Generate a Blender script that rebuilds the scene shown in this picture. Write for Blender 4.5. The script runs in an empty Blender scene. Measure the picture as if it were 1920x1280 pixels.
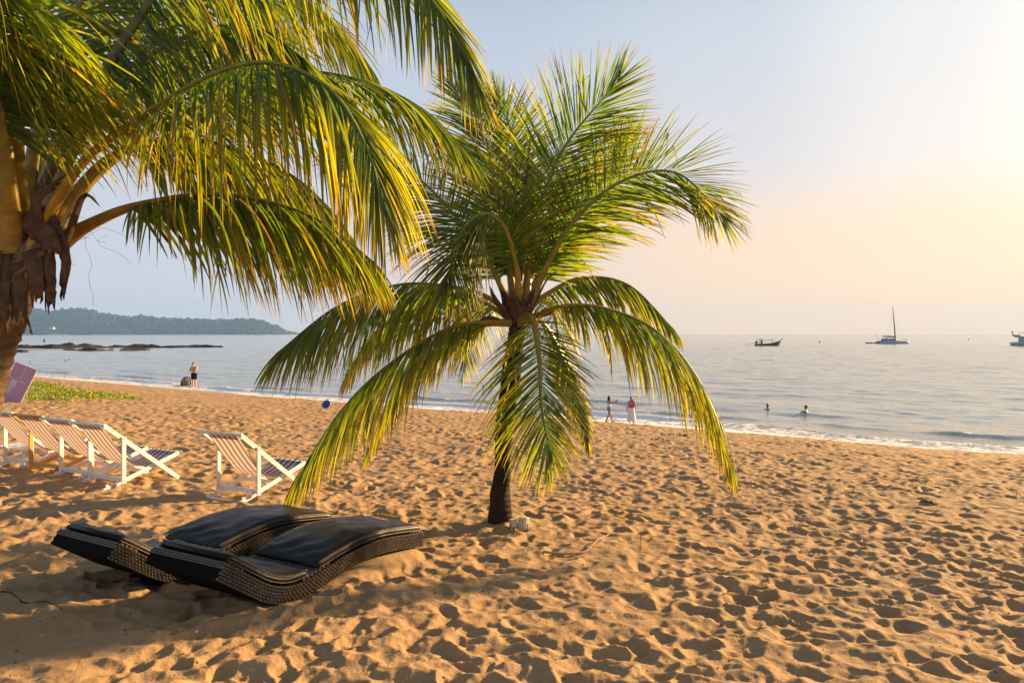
import bpy, bmesh, math, random
import numpy as np
from mathutils import Vector, Matrix, Euler, Quaternion
random.seed(7); np.random.seed(7)
R = math.radians
scene = bpy.context.scene
C = scene.collection

# ------------------------------------------------------------------ camera
EYE = 2.2                       # eye height above the sand under the camera
F = 1400.0                      # focal length in pixels of a 1920 wide picture
cam_d = bpy.data.cameras.new('camera'); cam = bpy.data.objects.new('camera', cam_d); C.objects.link(cam)
cam_d.sensor_width = 36.0; cam_d.lens = 36.0 * F / 1920.0
cam_d.shift_y = -15.0 / 1920.0
cam_d.clip_start = 0.05; cam_d.clip_end = 20000.0
cam.location = (0, 0, EYE); cam.rotation_euler = (R(90), 0, 0)
scene.camera = cam

# ------------------------------------------------------------------ sun and sky
SUN_AZ, SUN_EL = R(56.0), R(14.0)      # azimuth clockwise from the view axis (+Y)
sun_dir = Vector((math.sin(SUN_AZ) * math.cos(SUN_EL), math.cos(SUN_AZ) * math.cos(SUN_EL), math.sin(SUN_EL)))
sl = bpy.data.lights.new('sun', 'SUN'); sl.energy = 5.0; sl.angle = R(1.5); sl.color = (1.0, 0.64, 0.29)
so = bpy.data.objects.new('sun', sl); C.objects.link(so)
so.rotation_euler = (-sun_dir).to_track_quat('-Z', 'Y').to_euler()
so.location = (30, 30, 20)

w = bpy.data.worlds.new('World'); scene.world = w; w.use_nodes = True
nt = w.node_tree; N = nt.nodes; L = nt.links; N.clear()
def wn(t, **k):
    n = N.new(t)
    for a, b in k.items(): setattr(n, a, b)
    return n
out = wn('ShaderNodeOutputWorld'); bg = wn('ShaderNodeBackground'); bg.inputs['Strength'].default_value = 1.0
sky = wn('ShaderNodeTexSky', sky_type='NISHITA', sun_disc=False, sun_elevation=SUN_EL, sun_rotation=SUN_AZ,
         altitude=0.0, air_density=1.0, dust_density=4.0, ozone_density=1.0)
tc = wn('ShaderNodeTexCoord'); sep = wn('ShaderNodeSeparateXYZ'); L.new(tc.outputs['Generated'], sep.inputs[0])
dot = wn('ShaderNodeVectorMath', operation='DOT_PRODUCT'); L.new(tc.outputs['Generated'], dot.inputs[0]); dot.inputs[1].default_value = sun_dir
def ramp(src, stops, interp='LINEAR'):
    r = wn('ShaderNodeValToRGB'); r.color_ramp.interpolation = interp
    el = r.color_ramp.elements
    while len(el) < len(stops): el.new(0.5)
    for e, (p, c) in zip(el, stops): e.position = p; e.color = (*c, 1)
    L.new(src, r.inputs[0]); return r.outputs[0]
def mixc(fac, a, b, mode='MIX'):
    m = wn('ShaderNodeMix', data_type='RGBA', blend_type=mode)
    if isinstance(fac, float): m.inputs[0].default_value = fac
    else: L.new(fac, m.inputs[0])
    for i, v in ((6, a), (7, b)):
        if isinstance(v, tuple): m.inputs[i].default_value = (*v, 1)
        else: L.new(v, m.inputs[i])
    return m.outputs[2]
def grey(*v): return [(p, (c, c, c)) for p, c in v]
SK = 0.365                                                     # the sky values below are as seen at exposure 1
base = ramp(sep.outputs[2], [(0.0, (.62, .63, .70)), (.16, (.57, .605, .69)), (.32, (.485, .555, .66)), (.6, (.25, .32, .43)), (1.0, (.16, .21, .30))], 'EASE')
horiz = ramp(sep.outputs[2], grey((0.0, 1), (.10, .74), (.23, .12), (.40, 0)), 'EASE')
near = ramp(dot.outputs['Value'], grey((.15, 0), (.54, .45), (.76, .9), (.9, 1)), 'EASE')
mm = wn('ShaderNodeMath', operation='MULTIPLY'); L.new(horiz, mm.inputs[0]); L.new(near, mm.inputs[1])
glow = ramp(dot.outputs['Value'], grey((.58, 0), (.79, .20), (.90, .62), (.96, 1)), 'EASE')
lit = mixc(glow, base, (.87, .855, .83))
hazy = mixc(mm.outputs[0], lit, (1.10, .69, .38))
sc_ = wn('ShaderNodeVectorMath', operation='SCALE'); L.new(hazy, sc_.inputs[0]); sc_.inputs['Scale'].default_value = SK
ns = wn('ShaderNodeVectorMath', operation='SCALE'); L.new(sky.outputs[0], ns.inputs[0]); ns.inputs['Scale'].default_value = 0.043
fin = mixc(.93, ns.outputs[0], sc_.outputs[0])               # clear air behind a veil of sunlit haze
L.new(fin, bg.inputs['Color']); L.new(bg.outputs[0], out.inputs[0])

scene.view_settings.view_transform = 'Standard'; scene.view_settings.look = 'None'
scene.view_settings.exposure = 1.7; scene.view_settings.gamma = 1.0; scene.view_settings.use_curve_mapping = False
scene.render.engine = 'CYCLES'
cy = scene.cycles
cy.use_denoising = True
try: cy.denoiser = 'OPENIMAGEDENOISE'
except Exception: pass
cy.max_bounces = 6; cy.diffuse_bounces = 3; cy.glossy_bounces = 3; cy.transmission_bounces = 4; cy.transparent_max_bounces = 8; cy.volume_bounces = 0
cy.caustics_reflective = False; cy.caustics_refractive = False; cy.sample_clamp_indirect = 6.0

# ------------------------------------------------------------------ helpers
def smooth(a, b, x):
    t = np.clip((np.asarray(x, float) - a) / (b - a), 0, 1); return t * t * (3 - 2 * t)
def hash2(ix, iy, seed):
    h = (ix.astype(np.int64) * 374761393 + iy.astype(np.int64) * 668265263 + seed * 1442695041) & 0xFFFFFFFF
    h = ((h ^ (h >> 13)) * 1274126177) & 0xFFFFFFFF
    h = ((h ^ (h >> 16)) * 2246822519) & 0xFFFFFFFF
    h = h ^ (h >> 15)
    return (h & 0xFFFFFF) / float(0x1000000)
def vnoise(x, y, seed=0):
    x = np.asarray(x, float); y = np.asarray(y, float)
    ix = np.floor(x); iy = np.floor(y); fx = x - ix; fy = y - iy
    fx = fx * fx * fx * (fx * (fx * 6 - 15) + 10); fy = fy * fy * fy * (fy * (fy * 6 - 15) + 10)
    a = hash2(ix, iy, seed); b = hash2(ix + 1, iy, seed); c = hash2(ix, iy + 1, seed); d = hash2(ix + 1, iy + 1, seed)
    return (a * (1 - fx) + b * fx) * (1 - fy) + (c * (1 - fx) + d * fx) * fy - .5
def fbm(x, y, seed=0, o=3):
    r = 0; a = 1.0
    for k in range(o):
        r = r + a * vnoise(x * 2 ** k + 17.3 * k, y * 2 ** k - 9.1 * k, seed + k); a *= .5
    return r

class MB:
    """collects shapes into one mesh"""
    def __init__(s): s.v = []; s.f = []
    def add(s, vs, fs):
        o = len(s.v); s.v += [tuple(v) for v in vs]; s.f += [tuple(i + o for i in f) for f in fs]; return s
    def box(s, c, d, m=None):
        c = Vector(c); h = [x / 2 for x in d]; vs = []
        for x in (-1, 1):
            for y in (-1, 1):
                for z in (-1, 1):
                    p = Vector((x * h[0], y * h[1], z * h[2])); vs.append(c + (m @ p if m else p))
        return s.add(vs, [(0, 1, 3, 2), (4, 6, 7, 5), (0, 4, 5, 1), (2, 3, 7, 6), (0, 2, 6, 4), (1, 5, 7, 3)])
    def beam(s, a, b, wd, ht, up=(0, 0, 1), ch=0.0):
        """bar of rectangular section (chamfered), wd across, ht along up"""
        a = Vector(a); b = Vector(b); t = (b - a).normalized(); u = Vector(up); u = (u - t * u.dot(t)).normalized(); sd = t.cross(u)
        x, y = wd / 2, ht / 2; c = ch or min(wd, ht) * .14
        pr = [(x, y - c), (x - c, y), (-x + c, y), (-x, y - c), (-x, -y + c), (-x + c, -y), (x - c, -y), (x, -y + c)]
        vs = [p + sd * q[0] + u * q[1] for p in (a, b) for q in pr]
        fs = [(i, (i + 1) % 8, 8 + (i + 1) % 8, 8 + i) for i in range(8)] + [tuple(range(7, -1, -1)), tuple(range(8, 16))]
        return s.add(vs, fs)
    def tube(s, pts, rad, n=8, cap=True, sq=1.0, upv=(0, 0, 1)):
        pts = [Vector(p) for p in pts]; m = len(pts)
        rad = list(rad) if hasattr(rad, '__len__') else [rad] * m
        vs = []; fs = []
        t0 = (pts[1] - pts[0]).normalized(); u = Vector(upv); u = u - t0 * u.dot(t0)
        if u.length < 1e-3: u = Vector((1, 0, 0)) - t0 * t0.x
        u.normalize()
        for i in range(m):
            t = (pts[min(i + 1, m - 1)] - pts[max(i - 1, 0)]).normalized()
            u = (u - t * u.dot(t)).normalized(); sd = t.cross(u)
            for k in range(n):
                a = 2 * math.pi * k / n; vs.append(pts[i] + (sd * math.cos(a) + u * math.sin(a) * sq) * rad[i])
        for i in range(m - 1):
            for k in range(n):
                fs.append((i * n + k, i * n + (k + 1) % n, (i + 1) * n + (k + 1) % n, (i + 1) * n + k))
        if cap: fs += [tuple(range(n - 1, -1, -1)), tuple((m - 1) * n + k for k in range(n))]
        return s.add(vs, fs)
    def lathe(s, prof, n=16, c=(0, 0, 0), cap=True):
        c = Vector(c); vs = []; fs = []; m = len(prof)
        for r, z in prof:
            for k in range(n):
                a = 2 * math.pi * k / n; vs.append(c + Vector((r * math.cos(a), r * math.sin(a), z)))
        for i in range(m - 1):
            for k in range(n): fs.append((i * n + k, i * n + (k + 1) % n, (i + 1) * n + (k + 1) % n, (i + 1) * n + k))
        if cap: fs += [tuple(range(n - 1, -1, -1)), tuple((m - 1) * n + k for k in range(n))]
        return s.add(vs, fs)
    def ell(s, c, r, n=12, m=8, mt=None):
        c = Vector(c); vs = []; fs = []
        for i in range(m + 1):
            th = math.pi * i / m
            for k in range(n):
                a = 2 * math.pi * k / n
                p = Vector((r[0] * math.sin(th) * math.cos(a), r[1] * math.sin(th) * math.sin(a), r[2] * math.cos(th)))
                vs.append(c + (mt @ p if mt else p))
        for i in range(m):
            for k in range(n): fs.append((i * n + k, (i + 1) * n + k, (i + 1) * n + (k + 1) % n, i * n + (k + 1) % n))
        return s.add(vs, fs)
    def loft(s, rings, cap=True, closed=True):
        n = len(rings[0]); vs = [p for r in rings for p in r]; fs = []
        for i in range(len(rings) - 1):
            for k in range(n if closed else n - 1): fs.append((i * n + k, i * n + (k + 1) % n, (i + 1) * n + (k + 1) % n, (i + 1) * n + k))
        if cap and closed: fs += [tuple(range(n - 1, -1, -1)), tuple((len(rings) - 1) * n + k for k in range(n))]
        return s.add(vs, fs)
    def mesh(s, name, mat, sm=False):
        me = bpy.data.meshes.new(name); me.from_pydata([tuple(v) for v in s.v], [], s.f)
        bm = bmesh.new(); bm.from_mesh(me)
        bmesh.ops.recalc_face_normals(bm, faces=bm.faces); bm.to_mesh(me); bm.free()
        if mat: me.materials.append(mat)
        if sm: me.polygons.foreach_set('use_smooth', [True] * len(me.polygons))
        return me
    def build(s, name, mat, parent=None, sm=False):
        return link(name, s.mesh(name, mat, sm), parent)
def link(name, me, parent=None, loc=None):
    o = bpy.data.objects.new(name, me); C.objects.link(o)
    if parent: o.parent = parent
    if loc is not None: o.location = loc
    return o
def thing(name, label, cat, loc=(0, 0, 0), rotz=0.0, group=None):
    o = bpy.data.objects.new(name, None); C.objects.link(o); o.empty_display_size = .2
    o.location = loc; o.rotation_euler = (0, 0, rotz)
    return tag(o, label, cat, group)
def tag(o, label, cat, group=None):
    o['label'] = label; o['category'] = cat
    if group: o['group'] = group
    return o
def dup(root, loc, rotz, label):
    r = root.copy(); C.objects.link(r); r.location = loc; r.rotation_euler = (0, 0, rotz); r['label'] = label
    for ch in list(root.children):
        c = ch.copy(); C.objects.link(c); c.parent = r
        for g in list(ch.children):
            d = g.copy(); C.objects.link(d); d.parent = c
    return r
def grid_mesh(name, X, Y, Z, mat, wrap=False, mask=None):
    n, m = X.shape
    idx = np.arange(n * m).reshape(n, m)
    a = idx[:-1, :-1]; b = idx[:-1, 1:]; c = idx[1:, 1:]; d = idx[1:, :-1]
    q = np.stack([a, b, c, d], -1).reshape(-1, 4)
    if mask is not None:
        mk = (mask[:-1, :-1] | mask[1:, 1:] | mask[:-1, 1:] | mask[1:, :-1]).reshape(-1); q = q[mk]
    me = bpy.data.meshes.new(name)
    me.vertices.add(n * m); me.vertices.foreach_set('co', np.stack([X, Y, Z], -1).astype(np.float32).ravel())
    k = len(q); me.loops.add(k * 4); me.loops.foreach_set('vertex_index', q.astype(np.int32).ravel())
    me.polygons.add(k); me.polygons.foreach_set('loop_start', (np.arange(k) * 4).astype(np.int32))
    me.polygons.foreach_set('use_smooth', np.ones(k, bool))
    me.update(calc_edges=True)
    me.materials.append(mat)
    return me
def fattr(me, name, arr):
    a = me.attributes.new(name, 'FLOAT', 'POINT'); a.data.foreach_set('value', np.asarray(arr, np.float32).ravel())

# ------------------------------------------------------------------ materials
class NT:
    def __init__(s, name):
        s.m = bpy.data.materials.new(name); s.m.use_nodes = True; s.t = s.m.node_tree; s.t.nodes.clear()
        s.o = s.n('ShaderNodeOutputMaterial')
    def n(s, t, **k):
        x = s.t.nodes.new(t)
        for a, b in k.items(): setattr(x, a, b)
        return x
    def l(s, a, b): s.t.links.new(a, b)
    def set(s, sock, v):
        if isinstance(v, (int, float)): sock.default_value = v
        elif isinstance(v, tuple): sock.default_value = (*v, 1) if len(v) == 3 and sock.type == 'RGBA' else v
        else: s.l(v, sock)
    def noise(s, scale, detail=4, rough=.55, vec=None, dist=0):
        x = s.n('ShaderNodeTexNoise'); x.inputs['Scale'].default_value = scale; x.inputs['Detail'].default_value = detail
        x.inputs['Roughness'].default_value = rough; x.inputs['Distortion'].default_value = dist
        if vec: s.l(vec, x.inputs['Vector'])
        return x.outputs['Fac']
    def coord(s, kind='Object', scale=None):
        c = s.n('ShaderNodeTexCoord').outputs[kind]
        if scale:
            mp = s.n('ShaderNodeMapping'); mp.inputs['Scale'].default_value = scale; s.l(c, mp.inputs[0]); c = mp.outputs[0]
        return c
    def ramp(s, src, stops, interp='LINEAR'):
        r = s.n('ShaderNodeValToRGB'); r.color_ramp.interpolation = interp; el = r.color_ramp.elements
        while len(el) < len(stops): el.new(.5)
        for e, (p, c) in zip(el, stops):
            e.position = p; e.color = (*c, 1) if isinstance(c, tuple) else (c, c, c, 1)
        s.l(src, r.inputs[0]); return r.outputs[0]
    def mix(s, f, a, b, mode='MIX'):
        m = s.n('ShaderNodeMix', data_type='RGBA', blend_type=mode)
        s.set(m.inputs[0], f); s.set(m.inputs[6], a); s.set(m.inputs[7], b); return m.outputs[2]
    def math(s, op, a, b=0.0):
        m = s.n('ShaderNodeMath', operation=op); s.set(m.inputs[0], a); s.set(m.inputs[1], b); return m.outputs[0]
    def attr(s, name): return s.n('ShaderNodeAttribute', attribute_name=name)
    def bump(s, h, strength=.3, dist=.02, normal=None):
        b = s.n('ShaderNodeBump'); b.inputs['Strength'].default_value = strength; b.inputs['Distance'].default_value = dist
        s.l(h, b.inputs['Height'])
        if normal: s.l(normal, b.inputs['Normal'])
        return b.outputs[0]
    def pbr(s, col, rough=.6, nrm=None, spec=.5, metal=0.0, **k):
        p = s.n('ShaderNodeBsdfPrincipled'); s.set(p.inputs['Base Color'], col); s.set(p.inputs['Roughness'], rough)
        p.inputs['Specular IOR Level'].default_value = spec; p.inputs['Metallic'].default_value = metal
        if nrm: s.l(nrm, p.inputs['Normal'])
        for a, b in k.items(): s.set(p.inputs[a.replace('_', ' ')], b)
        return p.outputs[0]
    def done(s, sh): s.l(sh, s.o.inputs['Surface']); return s.m
def simple(name, col, rough=.6, var=.25, scale=8.0, bump=.15, spec=.4, metal=0.0, bscale=None):
    t = NT(name); c = t.coord('Object')
    f = t.noise(scale, 5, .6, c)
    d = tuple(x * (1 - var) for x in col); b = tuple(min(1, x * (1 + var * .6)) for x in col)
    cc = t.ramp(f, [(.25, d), (.75, b)])
    nb = t.bump(t.noise(bscale or scale * 6, 4, .6, c), bump, .01)
    rr = t.ramp(f, [(.2, max(0, rough - .1)), (.8, min(1, rough + .1))])
    return t.done(t.pbr(cc, rr, nb, spec, metal))
def hexc(h):
    v = [int(h[i:i + 2], 16) / 255 for i in (0, 2, 4)]
    return tuple(x / 12.92 if x <= .04045 else ((x + .055) / 1.055) ** 2.4 for x in v)
M = {}
# dry sand: grain relief and colour, damp and smooth where the waves reach
t = NT('sand'); co = t.coord('Object')
big = t.noise(.35, 4, .55, co); mid = t.noise(3.0, 5, .6, co); gr = t.noise(220.0, 2, .7, co); g2 = t.noise(38.0, 4, .65, co)
c1 = t.ramp(mid, [(.25, (.31, .192, .088)), (.75, (.42, .27, .135))])
c1 = t.mix(t.ramp(big, [(.35, 0.0), (.7, .45)]), c1, (.33, .225, .13))
c1 = t.mix(t.ramp(g2, [(.32, .4), (.5, 0.0)]), c1, (.20, .12, .06)); c1 = t.mix(t.ramp(gr, [(.30, .5), (.5, 0.0)]), c1, (.15, .095, .055))
c1 = t.mix(t.ramp(gr, [(.62, 0.0), (.74, .5)]), c1, (.55, .43, .30))
vor = t.n('ShaderNodeTexVoronoi', feature='F1'); vor.inputs['Scale'].default_value = 5.5; t.l(co, vor.inputs['Vector'])
c1 = t.mix(t.ramp(vor.outputs['Distance'], [(.035, .85), (.06, 0.0)]), c1, (.07, .045, .03))      # bits of bark and leaf
v2 = t.n('ShaderNodeTexVoronoi', feature='F1'); v2.inputs['Scale'].default_value = 3.1; t.l(co, v2.inputs['Vector'])
c1 = t.mix(t.ramp(v2.outputs['Distance'], [(.022, .9), (.04, 0.0)]), c1, (.8, .74, .66))         # shell crumbs
wet = t.attr('wet').outputs['Fac']
c2 = t.mix(wet, c1, (.33, .22, .13))
rg = t.ramp(wet, [(0.0, .95), (.5, .4), (1.0, .12)])
nb = t.bump(g2, .55, .018); nb = t.bump(gr, .3, .004, nb)
M['sand'] = t.done(t.pbr(c2, rg, nb, .25))
# sea
t = NT('sea_water'); co = t.coord('Object')
mp = t.n('ShaderNodeMapping'); mp.inputs['Rotation'].default_value = (0, 0, R(36)); mp.inputs['Scale'].default_value = (.45, 1.0, 1.0); t.l(co, mp.inputs[0])
n1 = t.noise(1.3, 4, .6, mp.outputs[0], .6); n2 = t.noise(.22, 5, .6, mp.outputs[0], .8); n3 = t.noise(.03, 4, .6, mp.outputs[0], .8)
n0 = t.noise(4.0, 3, .6, mp.outputs[0], .4); nb = t.bump(n0, .6, .06); nb = t.bump(n1, .55, .15, nb); nb = t.bump(n2, .28, .35, nb); nb = t.bump(n3, .10, 1.0, nb)
deep = t.attr('depth').outputs['Fac']; foam = t.attr('foam').outputs['Fac']
bc = t.mix(deep, (.26, .25, .20), (.25, .31, .32))
bc = t.mix(t.ramp(n3, [(.35, 0.0), (.7, .5)]), bc, (.27, .33, .335))
fn = t.math('MULTIPLY', t.math('ADD', t.noise(3.5, 5, .7, co, 1.0), t.noise(.9, 4, .65, co, 1.4)), .5); fm = t.math('ADD', foam, t.math('MULTIPLY', t.math('SUBTRACT', fn, .5), 3.4))
fm = t.math('MULTIPLY', t.ramp(fm, [(.34, 0.0), (.62, 1.0)]), t.ramp(foam, [(.03, 0.0), (.25, 1.0)]))
bc = t.mix(fm, bc, (.85, .85, .85))
M['sea'] = t.done(t.pbr(bc, t.mix(fm, (.15, .15, .15), (.85, .85, .85)), nb, .9, IOR=1.4))
# foliage: colour comes from each leaflet (green, yellowing, dry tip)
t = NT('palm_leaf'); col = t.attr('leaf_colour').outputs['Color']; co = t.coord('Object')
v = t.ramp(t.noise(9, 3, .6, co), [(.3, .75), (.7, 1.15)]); cc = t.mix(1.0, col, v, 'MULTIPLY')
pb = t.pbr(cc, .42, None, .45)
tr = t.n('ShaderNodeBsdfTranslucent'); tcx = t.mix(1.0, cc, (2.6, 2.6, .5), 'MULTIPLY'); t.l(tcx, tr.inputs['Color'])
mx = t.n('ShaderNodeMixShader'); mx.inputs[0].default_value = .44; t.l(pb, mx.inputs[1]); t.l(tr.outputs[0], mx.inputs[2])
M['leaf'] = t.done(mx.outputs[0])
t = NT('palm_stalk'); col = t.attr('leaf_colour').outputs['Color']; co = t.coord('Object')
f = t.noise(14, 4, .6, co); cc = t.mix(1.0, col, t.ramp(f, [(.3, .65), (.7, 1.2)]), 'MULTIPLY')
M['stalk'] = t.done(t.pbr(cc, .45, t.bump(t.noise(60, 3, .6, co), .2, .005), .4))
def bark(name, dark, mid, light, lo):
    t = NT(name); co = t.coord('Object'); mp = t.coord('Object', (1, 1, 2.4))
    a = t.noise(5, 6, .65, mp, .6); b = t.noise(22, 5, .7, co)
    c = t.ramp(a, [(.25, dark), (.55, mid), (.8, dark)]); c = t.mix(t.ramp(b, [(lo, 0.0), (lo + .1, .8)]), c, light)
    wv = t.n('ShaderNodeTexWave', wave_type='BANDS', bands_direction='Z'); wv.inputs['Scale'].default_value = 4.5; wv.inputs['Distortion'].default_value = 6; wv.inputs['Detail'].default_value = 3; t.l(co, wv.inputs[0])
    nb = t.bump(wv.outputs['Fac'], .6, .015); nb = t.bump(b, .7, .02, nb)
    return t.done(t.pbr(c, .9, nb, .2))
M['bark'] = bark('palm_bark', (.014, .009, .007), (.035, .022, .015), (.15, .13, .11), .66)
M['bark2'] = bark('palm_bark_grey', (.06, .04, .025), (.16, .105, .065), (.25, .185, .13), .58)
M['fibre'] = simple('palm_fibre', (.13, .082, .056), .95, .6, 14, .8, .15, bscale=120)
M['dry'] = simple('dry_sheath', (.20, .135, .085), .8, .5, 9, .5, .2)
M['white'] = simple('white_painted_wood', (.78, .76, .72), .5, .1, 6, .15, .4)
M['wood'] = simple('varnished_wood', (.62, .34, .10), .45, .2, 6, .15, .4)
M['metal'] = simple('screw_metal', (.12, .11, .10), .4, .2, 20, .1, .5, .8)
t = NT('striped_canvas'); st = t.attr('stripe').outputs['Fac']; co = t.coord('Object')
cc = t.mix(st, (.76, .74, .72), (.09, .13, .32))
pb = t.pbr(cc, .85, t.bump(t.noise(300, 2, .5, co), .2, .002), .2)
tr = t.n('ShaderNodeBsdfTranslucent'); t.l(t.mix(st, (.80, .72, .64), (.56, .46, .42)), tr.inputs['Color'])
mx = t.n('ShaderNodeMixShader'); mx.inputs[0].default_value = .58; t.l(pb, mx.inputs[1]); t.l(tr.outputs[0], mx.inputs[2])
M['canvas'] = t.done(mx.outputs[0])
M['rattan'] = simple('dark_rattan', (.068, .046, .026), .30, .4, 40, .2, 1.0)
M['core'] = simple('lounger_shell', (.006, .0055, .0055), .9, .3, 20, .2, .1)
t = NT('black_leatherette'); co = t.coord('Object')
a = t.noise(9, 5, .6, t.coord('Object', (1, 2.6, 1)), 1.6); b = t.noise(260, 2, .6, co)
nb = t.bump(a, .22, .02); nb = t.bump(b, .15, .002, nb)
cc = t.ramp(t.noise(5, 5, .65, co), [(.3, (.007, .0065, .008)), (.62, (.011, .010, .011)), (.9, (.020, .018, .017))])
M['leather'] = t.done(t.pbr(cc, t.ramp(t.noise(7, 5, .6, co), [(.3, .36), (.75, .58)]), nb, .22))
M['piping'] = simple('cushion_piping', (.06, .032, .022), .5, .3, 30, .1, .4)
def shirt(name, c): return simple(name, c, .85, .2, 30, .3, .15)
M['skin'] = simple('skin', (.52, .30, .20), .55, .12, 12, .05, .35)
M['skin2'] = simple('tanned_skin', (.34, .19, .12), .55, .12, 12, .05, .35)
M['hair'] = simple('dark_hair', (.018, .012, .010), .5, .4, 30, .4, .4)
M['black_cloth'] = shirt('black_cloth', (.012, .012, .016)); M['denim'] = shirt('denim', (.16, .25, .45))
M['white_cloth'] = shirt('white_cloth', (.75, .72, .72)); M['pink_cloth'] = shirt('pink_cloth', (.75, .02, .14)); M['grey_cloth'] = shirt('pale_grey_cloth', (.42, .43, .47))
M['olive_cloth'] = shirt('olive_cloth', (.20, .16, .07)); M['khaki'] = shirt('khaki_canvas', (.22, .17, .10)); M['tan_cloth'] = shirt('tan_canvas', (.55, .42, .30))
M['eye'] = simple('eye_dark', (.01, .008, .008), .2, .1, 5, 0.0, .5)
M['black_plastic'] = simple('black_plastic', (.012, .012, .013), .4, .2, 30, .1, .5)
M['cream'] = simple('cream_enamel', (.55, .50, .40), .45, .12, 25, .1, .4)
M['glassy'] = simple('lamp_glass', (.30, .30, .30), .1, .1, 10, 0.0, .6)
M['hullwood'] = simple('weathered_hull', (.06, .035, .04), .6, .3, 3, .2, .3)
M['gelcoat'] = simple('pale_gelcoat', (.36, .39, .45), .3, .08, 2, .05, .5)
M['navy'] = simple('navy_canvas', (.016, .025, .05), .8, .2, 5, .2, .2)
M['alu'] = simple('weathered_aluminium', (.10, .095, .095), .5, .15, 5, .05, .5, .3)
M['smoke_glass'] = simple('smoked_window', (.02, .03, .04), .12, .1, 3, 0.0, .6)
M['rock'] = simple('wet_rock', (.018, .016, .016), .8, .7, .8, 1.0, .3, bscale=2)
M['forest'] = simple('forest_canopy', (.030, .070, .050), .9, .5, .06, .5, .1, bscale=.5)
M['hill'] = simple('forest_floor', (.05, .06, .03), .95, .4, .05, .3, .1)
M['wall_white'] = simple('white_render', (.72, .70, .66), .8, .08, .5, .1, .2); M['rooftile'] = simple('roof_tile', (.40, .22, .15), .8, .2, 1, .2, .2)
M['sign'] = simple('mauve_board', (.50, .26, .38), .5, .18, 1.6, .1, .4); M['print'] = simple('faded_print', (.66, .48, .56), .6, .15, 4, .1, .3)
M['twig'] = simple('dead_twig', (.10, .065, .04), .9, .4, 30, .4, .2); M['twig_pale'] = simple('bleached_twig', (.36, .26, .16), .9, .3, 30, .4, .2)
M['blue'] = simple('blue_plastic', (.01, .05, .42), .3, .2, 10, .05, .5); M['weed'] = simple('dry_seaweed', (.035, .024, .016), .95, .5, 8, .6, .2)
M['buoy'] = simple('buoy_plastic', (.05, .05, .055), .5, .2, 6, .1, .4)

# ------------------------------------------------------------------ the shore
SEA = -2.6
NX, NY, SOFF = .584, .8117, 35.55                     # s = metres seaward of the waterline
_q = np.linspace(-80, 160, 4801)
_f = np.interp(_q, [-80, -20, -6, 0, 3, 6, 12, 20, 30, 36, 60, 160], [-6, -1.6, -.55, 0, .40, .76, 1.27, 1.82, 2.40, 2.60, 2.9, 3.3])
_k = np.exp(-np.linspace(-2.2, 2.2, 61) ** 2); _k /= _k.sum(); _f = np.convolve(np.pad(_f, 30, 'edge'), _k, 'valid')
def shore(x, y):
    x = np.asarray(x, float); y = np.asarray(y, float)
    return NX * x + NY * y - SOFF + 1.1 * vnoise((x * NY - y * NX) / 14.0, x * 0, 91)
def beach(x, y):
    return SEA + np.interp(-shore(x, y), _q, _f) + .07 * vnoise(np.asarray(x) / 3.3, np.asarray(y) / 3.3, 5) + .16 * vnoise(np.asarray(x) / 11., np.asarray(y) / 11., 6)
def gz(x, y): return float(beach(x, y))
def P(px, py, d):                                      # a point in the view at a given distance
    return Vector(((px - 960) / F * d, d, EYE + (625 - py) / F * d))
def ground(px, py):
    """where the beach lies under a sight line"""
    d = np.linspace(2.5, 140, 6000); x = (px - 960) / F * d; z = EYE + (625 - py) / F * d
    h = np.maximum(beach(x, d), SEA); k = int(np.argmax(z <= h)); return Vector((x[k], d[k], h[k]))
def sea_at(px, py):
    d = (EYE - SEA) * F / (py - 625); return Vector(((px - 960) / F * d, d, SEA))

def pits(x, y, cell, seed, depth, elong, tau):
    """trodden hollows with sharp crests between them"""
    wx = x + .30 * cell * fbm(x / cell * .8, y / cell * .8, seed + 50, 2) * 2; wy = y + .30 * cell * fbm(x / cell * .8 + 31, y / cell * .8, seed + 60, 2) * 2
    cx = np.floor(wx / cell); cyy = np.floor(wy / cell); acc = np.zeros_like(wx)
    for i in (-1, 0, 1):
        for j in (-1, 0, 1):
            ix = cx + i; iy = cyy + j
            px = (ix + .5 + .95 * (hash2(ix, iy, seed) - .5)) * cell; py = (iy + .5 + .95 * (hash2(ix, iy, seed + 1) - .5)) * cell
            an = hash2(ix, iy, seed + 2) * math.pi * 2; dp = depth * (.25 + 1.1 * hash2(ix, iy, seed + 3) ** 1.3); e = 1 + elong * hash2(ix, iy, seed + 4)
            dx = wx - px; dy = wy - py; ca = np.cos(an); sa = np.sin(an)
            u = (dx * ca + dy * sa) / e; v = (-dx * sa + dy * ca) * e ** .4
            r2 = (u * u + v * v) / (.56 * cell) ** 2
            h = -dp + dp * 1.12 * r2
            acc += np.exp(-np.minimum(h, .12) / tau)
    return -tau * np.log(acc + math.exp(-.012 / tau))
def calm(x, y):
    """1 on trodden dry sand, less where it lies smooth"""
    q = -shore(x, y)
    c = smooth(2.8, 6.2, q)
    c = c * (1 - .72 * np.exp(-(((x + 3.6) / 1.25) ** 2 + ((y - 5.15) / .8) ** 2)))
    return c * (.78 + .42 * smooth(-.3, .3, fbm(x / 2.4, y / 2.4, 12, 3)))
def relief(x, y):
    a = pits(x, y, .25, 3, .045, .9, .0018); b = pits(x + 5.1, y - 2.2, .135, 23, .019, .6, .0015); c = pits(x * .92 + 9, y, .43, 43, .038, .7, .004)
    return calm(x, y) * (.95 * a + .75 * b + .5 * c + .05 + .013 * fbm(x * 11, y * 11, 77, 3) + .05 * fbm(x / 1.1, y / 1.1, 31, 2))

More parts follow.
